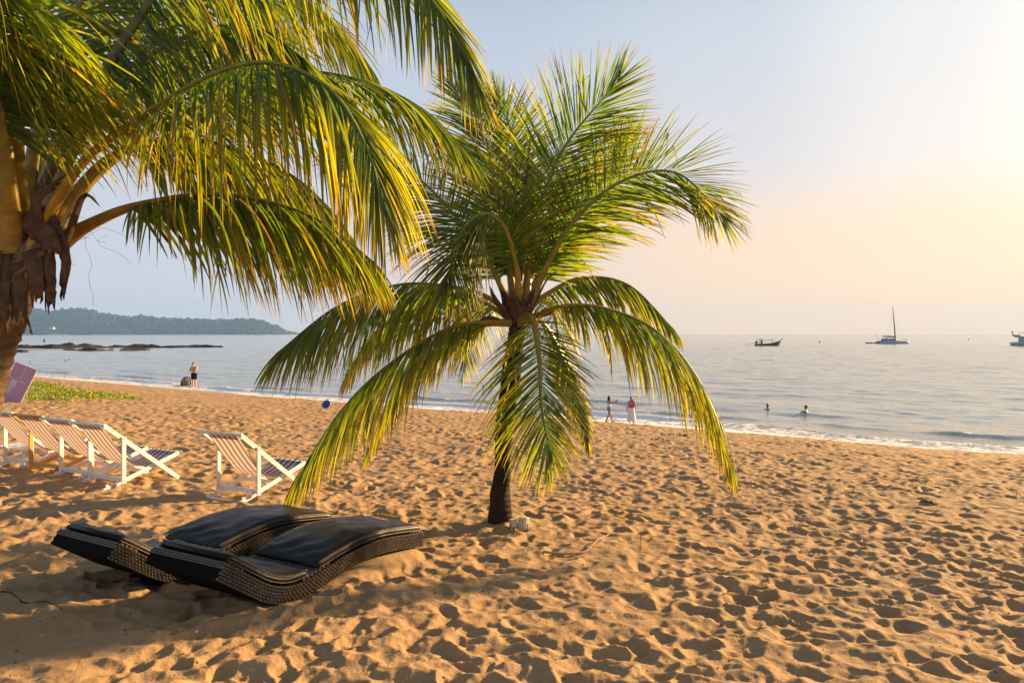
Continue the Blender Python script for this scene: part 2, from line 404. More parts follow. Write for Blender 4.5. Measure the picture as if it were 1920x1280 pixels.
# one sheet of sand, finer where it is near
fine = np.arange(-R(43), R(43), .00195); coarse = np.linspace(R(43), 2 * math.pi - R(43), 90)
th = np.concatenate([fine, coarse])
rr = np.concatenate([np.linspace(.15, 3.2, 24), 3.25 * np.exp(np.arange(0, math.log(62 / 3.25), .0037)), np.geomspace(62.3, 420, 160)])
T_, R_ = np.meshgrid(th, rr)
X = R_ * np.sin(T_); Y = R_ * np.cos(T_)
Z = beach(X, Y) + relief(X, Y)
PALM = ground(939, 990); PALM.z = gz(PALM.x, PALM.y)
dd = np.hypot(X - PALM.x, Y - PALM.y); Z = Z + .07 * np.exp(-(dd / .42) ** 2)
# sand banked up under the fronts of the two loungers
LT = R(30); LW = .92
LU = [-.58, -.28, .10, .30, .52, .80, 1.08, 1.34, 1.62, 2.06, 2.4]; LZ = [.27, .11, -.09, -.09, -.045, 0.0, .015, .015, -.005, -.045, -.3]
def lounger_spots():
    g = ground(552, 1128); lat = Vector((-math.cos(LT), math.sin(LT), 0)); f = Vector((math.sin(LT), math.cos(LT), 0))
    a = g + lat * (LW / 2) - f * .15; b = a + lat * 1.22 - f * .12
    return [(a, gz(a.x, a.y) + .075), (b, gz(b.x, b.y) + .085)]
LS = lounger_spots()
def bank(X, Y, Z):
    for c, z0 in LS:
        dx = X - c.x; dy = Y - c.y; u = dx * math.sin(LT) + dy * math.cos(LT); v = dx * math.cos(LT) - dy * math.sin(LT)
        under = z0 + np.interp(u, LU, LZ) - .012
        inside = (np.abs(v) < LW / 2 + .03) & (u > -.9) & (u < 2.2)
        Z = np.where(inside & (u < .45), np.minimum(Z, under - .005), Z)
        w_ = smooth(.35, .6, u) * (1 - smooth(1.85, 2.15, u)) * (1 - smooth(LW / 2 - .05, LW / 2 + .28, np.abs(v)))
        Z = Z * (1 - w_) + np.maximum(np.minimum(Z, under + .03), under) * w_
    return Z
Z = bank(X, Y, Z)
me = grid_mesh('beach', X, Y, Z, M['sand'], mask=(R_ < 61) | (Z > SEA - 3))
fattr(me, 'wet', 1 - smooth(.5, 3.6, -shore(X, Y) + .5 * fbm(X / 2, Y / 2, 8, 2)))
o = link('beach', me); o['kind'] = 'structure'
def sand_z(x, y):
    a = np.array([x], float); b = np.array([y], float)
    return float((beach(a, b) + relief(a, b) + .07 * np.exp(-(np.hypot(a - PALM.x, b - PALM.y) / .42) ** 2))[0])

# sea: real waves near the shore, swell farther out
th = np.arange(-R(47), R(47), .0027)
rr = np.concatenate([22 * np.exp(np.arange(0, math.log(500 / 22), .0055)), np.geomspace(505, 4300, 60)])
T_, R_ = np.meshgrid(th, rr); X = R_ * np.sin(T_); Y = R_ * np.cos(T_)
S = shore(X, Y); A = X * NY - Y * NX
fade = smooth(.3, 9, S) * (1 - smooth(350, 520, R_))
H = fade * (.15 * fbm(S / 2.6, A / 6.0, 101, 3) + .09 * fbm(S / .9, A / 1.8, 111, 2) + .12 * np.sin(S / 2.1 + 3 * vnoise(A / 20, S / 30, 5)) * (1 - smooth(12, 60, S)) * .6)
wob = 1.6 * vnoise(A / 6.0, S * 0, 121) + .5 * vnoise(A / 1.7, S * 0, 123)
FO = np.zeros_like(S)
for s0, hgt, wdt, amt, sd in ((2.5, .20, .7, 1.0, 131), (5.6, .16, .8, .3, 133), (10.5, .11, 1.2, 0.0, 135)):
    on = .3 + .7 * smooth(-.15, .16, vnoise(A / 9.0 + sd, S * 0, sd))
    x = S - s0 - wob
    H = H + hgt * on * np.exp(-np.where(x < 0, (x / (wdt * .35)) ** 2, (x / wdt) ** 2))
    FO = np.maximum(FO, amt * (.30 + .70 * on) * np.exp(-np.where(x < 0, (x / 1.1) ** 2, (x / .28) ** 2)))
FO = np.maximum(FO, .95 * np.exp(-((S - .35 - .4 * wob) / .42) ** 2))
FO = np.maximum(FO, .5 * np.exp(-((S - 1.3 - .7 * wob) / .9) ** 2))
H = H * smooth(-.2, 1.5, S)
me = grid_mesh('sea', X, Y, SEA + H, M['sea'], mask=(S > -2.5))
fattr(me, 'foam', np.clip(FO, 0, 1)); fattr(me, 'depth', smooth(0, 16, S))
o = link('sea', me); o['kind'] = 'structure'
# wide water beyond the fan, to the horizon on every side of the sight lines
mb = MB(); a = [R(x) for x in (-88, -70, -46.5)]; b = [R(x) for x in (46.5, 70, 88)]
for lst in (a, b):
    for i in range(len(lst) - 1):
        for r0, r1 in ((60, 4300),):
            mb.add([(r * math.sin(q), r * math.cos(q), SEA - .02) for q, r in ((lst[i], r0), (lst[i + 1], r0), (lst[i + 1], r1), (lst[i], r1))], [(0, 1, 2, 3)])
me = mb.mesh('outer_sea', M['sea']); fattr(me, 'foam', np.zeros(len(me.vertices))); fattr(me, 'depth', np.ones(len(me.vertices)))
o = link('outer_sea', me); o['kind'] = 'structure'

# ------------------------------------------------------------------ headland
HD = 3300.0
hx = [-700, -200, 0, 40, 70, 100, 130, 165, 200, 250, 300, 350, 400, 440, 465, 480, 497, 510, 526]
hy = [540, 556, 575, 580, 582, 577, 581, 586, 592, 594, 596, 599, 599, 597, 600, 606, 611, 617, 630]
def crest(px): return (625 - np.interp(px, hx, hy)) / F * HD + 2.2
px = np.linspace(-700, 560, 150); dep = np.linspace(-120, 500, 30)
PX, DD = np.meshgrid(px, dep)
cr = crest(PX) - SEA
prof = np.where(DD < 140, smooth(-110, 140, DD) * .96 + .0, 1 - .5 * smooth(140, 500, DD))
HX = (PX - 960) / F * HD; HY = HD + DD + 40 * vnoise(PX / 60, DD * 0, 3)
HZ = SEA - 3 + (cr + 0) * prof * (1 + .12 * fbm(PX / 40, DD / 60, 9, 3)) - 5
me = grid_mesh('headland', HX, HY, HZ, M['hill']); o = link('headland', me); o['kind'] = 'structure'
rnd = random.Random(3); mb = MB()
ico = bmesh.new(); bmesh.ops.create_icosphere(ico, subdivisions=1, radius=1); icv = [v.co.copy() for v in ico.verts]; icf = [tuple(v.index for v in f.verts) for f in ico.faces]; ico.free()
def hill_at(p, d):
    i = min(max((p + 700) / 1260 * 149, 0), 148.9); j = min(max((d + 120) / 620 * 29, 0), 28.9)
    return Vector((float(HX[int(j), int(i)] + (i % 1) * (HX[int(j), int(i) + 1] - HX[int(j), int(i)])), float(HY[int(j), int(i)] + (j % 1) * (HY[int(j) + 1, int(i)] - HY[int(j), int(i)])), float(HZ[int(j), int(i)] * (1 - i % 1) + HZ[int(j), int(i) + 1] * (i % 1))))
cnt = 0
while cnt < 2600:
    p = rnd.uniform(-160, 545); d = rnd.uniform(-108, 190); c = hill_at(p, d)
    if c.z < SEA + .5: 
        if rnd.random() < .9: continue
    s = rnd.uniform(5, 12) * (1.25 if rnd.random() < .12 else 1); c.z += s * .35
    k = (s * rnd.uniform(.8, 1.2), s, s * rnd.uniform(.7, 1.15))
    mb.add([(c.x + v.x * k[0] * rnd.uniform(.7, 1.3), c.y + v.y * k[1], c.z + v.z * k[2] * rnd.uniform(.75, 1.3)) for v in icv], icf); cnt += 1
o = mb.build('forest', M['forest']); o['kind'] = 'stuff'; o['label'] = 'dense hazy forest covering the far headland'; o['category'] = 'forest'
EMERG = ((128, 'leftmost tall tree rising above the far headland crest'), (142, 'broad-crowned tree rising above the far headland crest'), (158, 'small lone tree rising at the right of the headland crest'))
for i, (p, lab) in enumerate(EMERG):
    b0 = hill_at(p, 130); hh = (29, 26, 19)[i]
    t = thing('emergent_tree', lab, 'tree', b0, 0, 'trees above the headland crest')
    MB().tube([(0, 0, -2), (.6, 0, hh * .5), (-.3, 0, hh * .75)], [1.0, .7, .4], 6).build('trunk', M['bark2'], t)
    cb = MB()
    for k in range(11):
        s = rnd.uniform(1.8, 3.8); c = Vector((rnd.uniform(-6, 6) * (.6 if i != 1 else 1), rnd.uniform(-4, 4), hh * rnd.uniform(.62, 1.0)))
        cb.add([c + Vector((v.x * s * rnd.uniform(.7, 1.3), v.y * s, v.z * s * rnd.uniform(.5, .9))) for v in icv], icf)
    cb.build('crown', M['forest'], t)
# a white house above the water
hb = P(98, 617, HD - 108); t = thing('hillside_house', 'small white house near the water on the far headland', 'house', hb)
MB().box((0, 0, 4), (17, 10, 9)).build('wall', M['wall_white'], t)
MB().add([(-9.5, -6, 8.3), (9.5, -6, 8.3), (9.5, 6, 8.3), (-9.5, 6, 8.3), (-6, 0, 11.5), (6, 0, 11.5)], [(0, 1, 5, 4), (1, 2, 5), (2, 3, 4, 5), (3, 0, 4), (3, 2, 1, 0)]).build('roof', M['rooftile'], t)
for k in (-5.5, 0, 5.5): MB().box((k, -5.1, 4.5), (3, .3, 3)).build('window', M['smoke_glass'], t)

# ------------------------------------------------------------------ rocks off the point
def rock(name, label, pts, hgt, seed, group=None):
    """a ledge of dark stone along a line of (px, py, half width px)"""
    rn = random.Random(seed); q = []
    P0 = [sea_at(a, b) for a, b, _ in pts]; wd = [c for _, _, c in pts]
    n = 90; rows = []
    for i in range(n):
        f = i / (n - 1) * (len(P0) - 1); k = min(int(f), len(P0) - 2); g = f - k
        c = P0[k].lerp(P0[k + 1], g); ww = wd[k] * (1 - g) + wd[k + 1] * g
        rows.append((c, ww))
    m = 11; Xs = np.zeros((m, n)); Ys = np.zeros((m, n)); Zs = np.zeros((m, n))
    for i, (c, ww) in enumerate(rows):
        end = min(1, min(i, n - 1 - i) / 5 + .15)
        for j in range(m):
            u = (j / (m - 1) - .5) * 2
            Xs[j, i] = c.x; Ys[j, i] = c.y + u * ww * 1.0
            nz = float(fbm(np.array(c.x / 3.8), np.array((c.y + u * ww) / 2.4), seed, 4)); n2 = float(vnoise(np.array(c.x / 9.0), np.array(seed * 1.7), seed))
            Zs[j, i] = SEA - .5 + max(0, 1 - u * u) * (hgt * end * (.75 + .9 * n2) + nz * hgt * 1.1) + (.5 if abs(u) < .8 else 0) * end
    me = grid_mesh(name, Xs, Ys, Zs, M['rock']); me.polygons.foreach_set('use_smooth', [False] * len(me.polygons))
    return tag(link(name, me), label, 'rock', group)
rock('rock_ledge', 'long dark rock reef in the water below the headland', [(-60, 653, 5), (40, 652, 6), (110, 653, 6), (180, 652, 6), (260, 651, 5), (300, 652, 4)], 1.1, 4)
rock('rock_ledge', 'low narrow rock spur at the right tip of the reef', [(270, 652, 3), (330, 651.5, 3), (380, 651, 2), (422, 651, 1)], .75, 5)
rock('rock_ledge', 'dark boulders just in front of the long reef', [(122, 656, 3), (160, 657, 4), (190, 657.5, 4), (212, 657, 2)], .9, 6)
rock('rock_ledge', 'small low rock in open water right of the boulders', [(226, 657.5, 2), (250, 657, 2), (280, 656.5, 2)], .8, 7)
rock('rock_ledge', 'flat rock on the sand spit beside the leaning palm trunk', [(-30, 660, 3), (10, 660, 3), (52, 660, 2)], .9, 8)
rock('rock_ledge', 'thin line of rocks far out under the headland', [(30, 627.6, 14), (80, 627.8, 14), (130, 627.6, 12), (172, 627.7, 6)], 3.0, 9)
mb = MB(); rows = []
for i in range(13):
    c = sea_at(10 + i * 7.5, 656.5); s = math.sin(math.pi * (i + .2) / 12.5); rows.append([(c.x, c.y - 3 * s - .3, SEA - .3), (c.x, c.y - 1.4 * s, SEA + .2 * s), (c.x, c.y + 1.4 * s, SEA + .22 * s), (c.x, c.y + 3 * s + .3, SEA - .3)])
mb.loft(rows, closed=False); me = mb.mesh('sand_spit', M['sand'], True); fattr(me, 'wet', np.full(len(me.vertices), .45)); o = link('sand_spit', me); o['kind'] = 'structure'

# ------------------------------------------------------------------ palms
def catmull(pts, n):
    p = [pts[0] * 2 - pts[1]] + list(pts) + [pts[-1] * 2 - pts[-2]]; ln = [0.0]; raw = []
    for k in range(1, len(p) - 2):
        for i in range(24):
            t = i / 24; a, b, c, d = p[k - 1], p[k], p[k + 1], p[k + 2]
            raw.append(.5 * (2 * b + (c - a) * t + (2 * a - 5 * b + 4 * c - d) * t * t + (3 * b - a - 3 * c + d) * t ** 3))
    raw.append(pts[-1].copy())
    for i in range(1, len(raw)): ln.append(ln[-1] + (raw[i] - raw[i - 1]).length)
    outp = []; j = 0
    for i in range(n):
        s = ln[-1] * i / (n - 1)
        while j < len(ln) - 2 and ln[j + 1] < s: j += 1
        g = (s - ln[j]) / max(1e-6, ln[j + 1] - ln[j]); outp.append(raw[j].lerp(raw[j + 1], g))
    return outp, ln[-1]
GREEN = Vector((.055, .105, .014)); MIDG = Vector((.100, .150, .016)); YEL = Vector((.33, .275, .018)); BRN = Vector((.19, .095, .03))
def leaf_col(u, yel, rn, tip):
    """u along the leaflet"""
    a = GREEN.lerp(MIDG, rn)
    k = min(1, max(0, yel * (.35 + .9 * u) + (u - .55) * yel * 1.1))
    c = a.lerp(YEL, k)
    if u > tip: c = c.lerp(BRN, min(1, (u - tip) / (1 - tip + .01) * 1.3))
    return c
def mesh_col(name, v, f, col, mat, sm=True):
    me = bpy.data.meshes.new(name); me.from_pydata([tuple(p) for p in v], [], f); me.materials.append(mat)
    a = me.attributes.new('leaf_colour', 'FLOAT_COLOR', 'POINT'); a.data.foreach_set('color', np.array([(c[0], c[1], c[2], 1) for c in col], np.float32).ravel())
    if sm: me.polygons.foreach_set('use_smooth', [True] * len(f))
    return me
def leaflet(p, T, S, U, side, A, lift, Ln, wd, droop, rng, yel, segs=8, hang=0.0):
    d = (S * (side * math.cos(A)) + T * math.sin(A) + U * lift + Vector((rng.gauss(0, .06), rng.gauss(0, .06), rng.gauss(0, .06) - hang * rng.uniform(.7, 1.25)))).normalized()
    ds = Ln / segs; v = []; col = []; f = []
    tw = rng.gauss(0, .45); rn = rng.random(); tip = rng.uniform(.74, 1.02); y2 = max(0, yel + rng.gauss(0, .22)); dead = rng.random() < .03
    kink = rng.randint(3, segs - 1) if rng.random() < .07 else -1
    for k in range(segs + 1):
        u = k / segs
        W = T - d * T.dot(d)
        if W.length < .05: W = S - d * S.dot(d)
        W.normalize(); W = Quaternion(d, tw * (.3 + u) + side * .35) @ W
        n = d.cross(W)
        hw = wd * .5 * (min(1, .35 + u * 3.2)) * (1 - u ** 2.3) ** .8 + .0008
        v += [p - W * hw + n * hw * .45, p, p + W * hw + n * hw * .45]
        c = leaf_col(u, y2, rn, tip) if not dead else BRN.lerp(YEL, rn * .4); col += [c, c * 1.15, c]
        if k == kink: d = (d + Vector((rng.gauss(0, .5), rng.gauss(0, .5), -1.6))).normalized()
        d = (d + Vector((0, 0, -1)) * (droop * ds * (.35 + 1.1 * u))).normalized(); p = p + d * ds
    for k in range(segs):
        a = k * 3; f += [(a, a + 1, a + 4, a + 3), (a + 1, a + 2, a + 5, a + 4)]
    return v, f, col
BUDGET = {}
def frond(palm, base, pts, hint, n=84, Lmax=.85, lift=.25, droop=1.6, yel=.25, wd=.036, pet=.2, rad=.045, seed=0, lift2=None, split=False, bare=0.0, stalk=None, sides=(1, -1), lr=(1.0, 1.0)):
    big = base.x < -2; hang = .75 if droop > 1.5 else 0.0; Lmax *= 1.22 if big else 1.34; n = int(n * (1.65 if big else 1.75)); wd *= .8 if big else 1.0; yel *= .8 if big else 1.0; lift *= .5; yel *= .72; wd *= .74; droop *= .55 if droop > 1.5 else .8; rng = random.Random(seed * 131 + 5); pts = [p - base for p in pts]
    cur, ln = catmull(pts, 64); hint = Vector(hint)
    # the stalk: a flattened tapering bar, wide at its foot
    v = []; col = []; f = []; m = 8
    fr = []
    for i, p in enumerate(cur):
        T = (cur[min(i + 1, 63)] - cur[max(i - 1, 0)]).normalized(); U = hint - T * hint.dot(T)
        if U.length < .12: U = fr[-1][1] if fr else Vector((0, -1, .2)); U = U - T * U.dot(T)
        U.normalize()
        if fr: U = (U * .5 + fr[-1][1] * .5); U = (U - T * U.dot(T)).normalized()
        fr.append((T, U, T.cross(U)))
        u = i / 63; r = rad * (1 - u) ** 1.0 + .004; r *= 1 + 1.1 * math.exp(-u * 16)
        sc = stalk or Vector((.30, .20, .018)); c = sc.lerp(MIDG * 1.2, min(1, max(0, (u - .12) * 1.6)))
        for k in range(m):
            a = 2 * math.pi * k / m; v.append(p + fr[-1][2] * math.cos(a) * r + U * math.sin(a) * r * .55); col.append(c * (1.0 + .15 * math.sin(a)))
    for i in range(63):
        for k in range(m): f.append((i * m + k, i * m + (k + 1) % m, (i + 1) * m + (k + 1) % m, (i + 1) * m + k))
    f.append(tuple(range(m)))
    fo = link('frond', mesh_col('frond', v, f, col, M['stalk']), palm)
    V = []; Fc = []; Cc = []; parts = []
    for i in range(n):
        u = pet + (1 - pet) * (i + rng.uniform(-.25, .25)) / (n - 1); u = min(max(u, pet), .999)
        g = u * 63; k = min(int(g), 62); p = cur[k].lerp(cur[k + 1], g - k); T, U, S = fr[k]
        w_ = (u - pet) / (1 - pet)
        prof = (.45 + .55 * min(1, w_ / .22)) * (1 - .62 * max(0, (w_ - .45) / .55) ** 1.5)
        A = R(24 + 34 * w_ + 22 * max(0, w_ - .8) / .2) 
        for side in sides:
            if rng.random() < .035 + bare: continue
            l2 = lift if (side > 0 or lift2 is None) else lift2
            args = (p, T, S, U, side, A + rng.gauss(0, .06), l2 + rng.gauss(0, .1), Lmax * lr[0 if side > 0 else 1] * prof * rng.uniform(.86, 1.1), wd * rng.uniform(.8, 1.15) * (1 - .35 * w_), droop * rng.uniform(.7, 1.3), rng, yel, 8, hang)
            lv, lf, lc = leaflet(*args)
            if split and BUDGET.get(palm.name, 0) < 298:
                BUDGET[palm.name] = BUDGET.get(palm.name, 0) + 1
                link('leaflet', mesh_col('leaflet', lv, lf, lc, M['leaf']), fo)
            else:
                o_ = len(V); V += lv; Fc += [tuple(q + o_ for q in x) for x in lf]; Cc += lc
    if V:
        lo = link('leaflets', mesh_col('leaflets', V, Fc, Cc, M['leaf']), fo); lo['kind'] = 'stuff'
    return fo

def trunk(palm, path, rads, mat, seed, n=26, rings=150, ringamp=.03, lump=.10):
    cur, ln = catmull(path, rings); v = []; f = []; rn = random.Random(seed); ph = [rn.uniform(0, 6) for _ in range(4)]
    for i, p in enumerate(cur):
        t = i / (rings - 1); T = (cur[min(i + 1, rings - 1)] - cur[max(i - 1, 0)]).normalized()
        u = Vector((0, 1, 0)); u = (u - T * u.dot(T)).normalized(); s = T.cross(u); r0 = float(np.interp(t, np.linspace(0, 1, len(rads)), rads))
        z = t * ln
        for k in range(n):
            a = 2 * math.pi * k / n
            lumpy = float(fbm(np.array(z * 3.2 + math.cos(a) * .9 + seed), np.array(math.sin(a) * .9 + 4), seed, 3)) * lump
            rg = ringamp * (1 - abs(((z * 11 + .25 * math.sin(a * 2 + ph[0]) + .3 * math.sin(z * 5)) % 1) * 2 - 1) ** .5)
            r = r0 * (1 + lumpy * 2 + rg)
            v.append(p + s * math.cos(a) * r + u * math.sin(a) * r)
    for i in range(rings - 1):
        for k in range(n): f.append((i * n + k, i * n + (k + 1) % n, (i + 1) * n + (k + 1) % n, (i + 1) * n + k))
    f.append(tuple((rings - 1) * n + k for k in range(n)))
    me = bpy.data.meshes.new('trunk'); me.from_pydata([tuple(p) for p in v], [], f); me.materials.append(mat); me.polygons.foreach_set('use_smooth', [True] * len(f))
    return link('trunk', me, palm)
def sheath(palm, name, p0, p1, p2, w0, w1, mat, seed, torn=True):
    """a strip of fibrous leaf base, curled, with a ragged end"""
    rn = random.Random(seed); n = 12; m = 7; v = []; f = []
    cur, _ = catmull([p0, p1, p2], n); view = Vector((0, -1, 0))
    for i, p in enumerate(cur):
        t = i / (n - 1); T = (cur[min(i + 1, n - 1)] - cur[max(i - 1, 0)]).normalized(); s = T.cross(view)
        if s.length < .2: s = Vector((1, 0, 0))
        s.normalize(); nn = s.cross(T); ww = w0 * (1 - t) + w1 * t
        for j in range(m):
            u = j / (m - 1) * 2 - 1
            e = rn.uniform(-.05, .09) * (t ** 3) if torn else 0
            v.append(p + s * u * ww * (1 + rn.uniform(-.08, .08)) + nn * (.35 * ww * (1 - u * u) + rn.uniform(-.01, .01)) + T * e)
    for i in range(n - 1):
        for j in range(m - 1):
            if torn and i > n - 3 and rn.random() < .3: continue
            a = i * m + j; f.append((a, a + 1, a + m + 1, a + m))
    me = bpy.data.meshes.new(name); me.from_pydata([tuple(p) for p in v], [], f); me.materials.append(mat); me.polygons.foreach_set('use_smooth', [True] * len(f))
    ob = link(name, me, palm); md = ob.modifiers.new('thick', 'SOLIDIFY'); md.thickness = .006
    return ob
def spathe(palm, pts, r, seed):
    cur, _ = catmull(pts, 14); mb = MB(); mb.tube(cur, [r * (math.sin(math.pi * min(1, .25 + .75 * i / 13)) ** .7) * (1 if i < 13 else .1) + .002 for i in range(14)], 8, sq=.6)
    return mb.build('spathe', M['fibre'], palm, True)
def fibres(palm, name, p, n, ln, seed, mat, spread=.25):
    rn = random.Random(seed); mb = MB()
    for k in range(n):
        q = p + Vector((rn.uniform(-.1, .1), rn.uniform(-.1, .1), rn.uniform(-.08, .08))); d = Vector((rn.gauss(0, spread), rn.gauss(0, spread), rn.uniform(-1, .2))).normalized(); pts = [q.copy()]
        l = ln * rn.uniform(.5, 1.3)
        for i in range(7):
            q = q + d * l / 7; pts.append(q.copy()); d = (d + Vector((rn.gauss(0, .35), rn.gauss(0, .35), rn.gauss(-.1, .25)))).normalized()
        mb.tube(pts, [.0010] * 8, 4, cap=False)
    o = mb.build(name, mat, palm); o['kind'] = 'stuff'; return o

# the small palm in the middle of the beach
D0 = PALM.y
sp = thing('palm_tree', 'short dark-trunked coconut palm standing alone in the middle of the sand', 'palm tree', PALM)
def Q(px, py, dd=0.0): return P(px, py, D0 + dd)
tp = [Q(938, 1012), Q(938, 985), Q(939, 930), Q(942, 870), Q(944, 820), Q(953, 740), Q(961, 680), Q(966, 640), Q(970, 605), Q(973, 575)]
s1 = D0 / F
trunk(sp, [p - PALM for p in tp], [27 * s1, 21.5 * s1, 17 * s1, 14 * s1, 15.5 * s1, 17 * s1, 17 * s1, 17 * s1, 16 * s1, 10 * s1], M['bark'], 11)
CAMH = Vector((0, -1, .25)); UP = Vector((0, 0, 1))
c0 = lambda dx=0, dy=0, dd=0: Q(971 + dx, 585 + dy, dd)
def FR(pts, **k):
    hint = k.pop('hint', UP)
    return frond(sp, PALM, [Q(*p) for p in pts], hint, **k)
# low front fronds first: their leaflets show singly
FR([(978, 600, -.1), (1000, 600, -.35), (1012, 680, -.75), (1016, 765, -.95), (1034, 860, -1.0)], hint=(0, -1, .35), Lmax=.76, lift=.1, droop=.9, yel=.36, seed=8, lr=(1.12, .85), split=True, n=74, pet=.1)
FR([(955, 605, -.05), (905, 603, -.2), (830, 620, -.35), (720, 690, -.5), (635, 775, -.6), (556, 895, -.7)], Lmax=.92, lift=.35, droop=2.6, yel=.5, seed=7, split=True, n=86, pet=.12)
FR([(990, 600, -.05), (1050, 575, -.25), (1130, 577, -.4), (1230, 620, -.5), (1315, 720, -.55), (1368, 862, -.6)], Lmax=.92, lift=.3, droop=2.8, yel=.62, seed=9, split=True, n=86, pet=.14)
FR([(958, 590, .0), (905, 552, -.1), (830, 535, -.2), (740, 535, -.25), (630, 575, -.3), (518, 662, -.4)], Lmax=1.0, lift=.3, droop=2.3, yel=.25, seed=6, n=86, pet=.16)
FR([(976, 575, -.05), (968, 500, -.25), (945, 425, -.5), (905, 400, -.75), (862, 440, -1.0), (836, 535, -1.1)], hint=(.25, -1, .55), Lmax=.85, lift=.15, droop=1.1, yel=.34, seed=5, n=78, pet=.22)
FR([(984, 575, .05), (992, 500, .1), (1010, 405, .12), (1056, 280, .1), (1160, 150, .0)], hint=(-.25, -1, .1), Lmax=1.02, lift=.05, droop=.28, yel=.22, seed=1, n=100, pet=.12, wd=.033)
FR([(988, 580, .0), (1025, 500, -.1), (1080, 410, -.2), (1170, 338, -.25), (1270, 325, -.3), (1360, 410, -.4)], hint=(-.3, -1, .35), Lmax=.86, lift=.05, droop=.42, yel=.3, seed=2, n=92, pet=.12)
FR([(966, 575, .15), (950, 470, .4), (935, 360, .6), (905, 250, .75), (850, 165, .8)], hint=(.2, -1, .1), Lmax=.85, lift=.05, droop=.4, yel=.2, seed=3, n=84, pet=.13)
FR([(960, 580, .1), (915, 490, .2), (850, 400, .35), (760, 320, .5), (640, 300, .6)], hint=(.35, -.8, .7), Lmax=.88, lift=.05, droop=.9, yel=.12, seed=4, n=84, pet=.13)
FR([(985, 585, .05), (1030, 548, .1), (1095, 520, .15), (1180, 535, .2), (1262, 615, .2)], hint=(0, -.4, 1), Lmax=.62, lift=.25, droop=1.9, yel=.4, seed=10, n=70, pet=.16)
FR([(980, 600, .1), (1018, 605, .25), (1050, 660, .4), (1080, 740, .45), (1104, 835, .45)], hint=(0, -.6, .8), Lmax=.36, lift=.1, droop=1.6, yel=.75, seed=11, n=70, pet=.14)
FR([(955, 595, .2), (890, 560, .5), (800, 560, .75), (715, 610, .9), (650, 700, .95)], Lmax=.75, lift=.25, droop=2.2, yel=.62, seed=12, n=72, pet=.14)
FR([(955, 605, .1), (890, 615, .3), (800, 665, .4), (735, 745, .45), (690, 845, .45)], Lmax=.6, lift=.25, droop=2.0, yel=.62, seed=13, n=70, pet=.12)
FR([(970, 575, .2), (962, 470, .45), (968, 360, .7), (962, 260, .9), (930, 180, 1.0)], hint=(.1, -1, .1), Lmax=.82, lift=.05, droop=.4, yel=.18, seed=14, n=84, pet=.13)
FR([(983, 575, .2), (1030, 480, .4), (1085, 395, .6), (1135, 320, .8), (1180, 255, .9)], hint=(-.3, -1, .2), Lmax=.72, lift=.05, droop=.45, yel=.25, seed=15, n=74, pet=.13)
FR([(966, 590, .2), (935, 570, .7), (900, 560, 1.3), (880, 600, 1.9), (870, 690, 2.3)], Lmax=.7, lift=.2, droop=2.0, yel=.6, seed=16, n=66, pet=.16)
FR([(976, 590, .2), (1010, 555, .8), (1030, 570, 1.5), (1045, 620, 2.1), (1050, 700, 2.4)], Lmax=.65, lift=.2, droop=2.0, yel=.55, seed=17, n=60, pet=.16)
# the young spear leaf, dead stubs, spathes and fibre in the crown
MB().tube([Q(973, 590) - PALM, Q(975, 480, .05) - PALM, Q(985, 350, .1) - PALM, Q(995, 250, .12) - PALM], [.05, .035, .02, .004], 8).build('spear_leaf', M['fibre'], sp, True)
for k, (a, b, c, r) in enumerate((((950, 605), (915, 595), (884, 612), .035), ((955, 600), (928, 560), (918, 535), .05), ((985, 600), (1030, 588), (1042, 578), .04), ((995, 590), (1022, 530), (1048, 505), .018))):
    spathe(sp, [Q(*a, -.08) - PALM, Q(*b, -.2) - PALM, Q(*c, -.25) - PALM], r, k)
rn = random.Random(12)
for k in range(16):
    a = 2 * math.pi * k / 16; c = c0(0, 0) - PALM; d = Vector((math.cos(a), math.sin(a), 0))
    sheath(sp, 'leaf_sheath', c + d * .07 + Vector((0, 0, -.12)), c + d * .15 + Vector((0, 0, .05)), c + d * .20 + Vector((0, 0, .12 + rn.uniform(0, .15))), .07, .02, M['fibre'], 40 + k)
fibres(sp, 'crown_fibre', c0(0, -10, -.1) - PALM, 60, .5, 5, M['dry'], .6)

# the big leaning palm at the left
D1 = 5.4
bx, by = -150, 1225
B0 = P(bx, by, D1); B0.z = gz(B0.x, B0.y)
bp = thing('palm_tree', 'large coconut palm leaning in from the left edge with long arching fronds', 'palm tree', B0)
def G(px, py, dd=0.0): return P(px, py, D1 + dd)
s2 = D1 / F
path = [B0 - B0 + Vector((0, 0, -.1)), G(-120, 1060) - B0, G(-75, 880) - B0, G(-42, 740) - B0, G(-14, 640) - B0, G(15, 560) - B0, G(40, 480) - B0, G(52, 420) - B0]
trunk(bp, path, [48 * s2, 40 * s2, 36 * s2, 36 * s2, 38 * s2, 42 * s2, 42 * s2, 24 * s2], M['bark2'], 21, n=30, rings=220, ringamp=.11, lump=.08)
def FB(pts, **k):
    hint = k.pop('hint', UP); k.setdefault('wd', .042); k.setdefault('rad', .062); k.setdefault('Lmax', .95)
    return frond(bp, B0, [G(*p) for p in pts], hint, **k)
OR = Vector((.36, .21, .016))
FB([(62, 470, -.15), (105, 380, -.25), (170, 290, -.35), (290, 205, -.5), (400, 140, -.6), (510, 118, -.7), (615, 165, -.75), (680, 260, -.8), (722, 385, -.85)], lift=.35, droop=2.3, yel=.8, seed=21, n=96, split=True, pet=.36, Lmax=1.0, hint=(.1, -.45, 1), stalk=OR)
FB([(100, 460, .05), (180, 415, .0), (260, 385, -.05), (390, 365, .0), (510, 380, .05), (610, 420, .1), (700, 490, .1)], lift=.3, droop=2.4, yel=.3, seed=22, n=96, split=True, pet=.27, Lmax=.82, stalk=OR * .8)
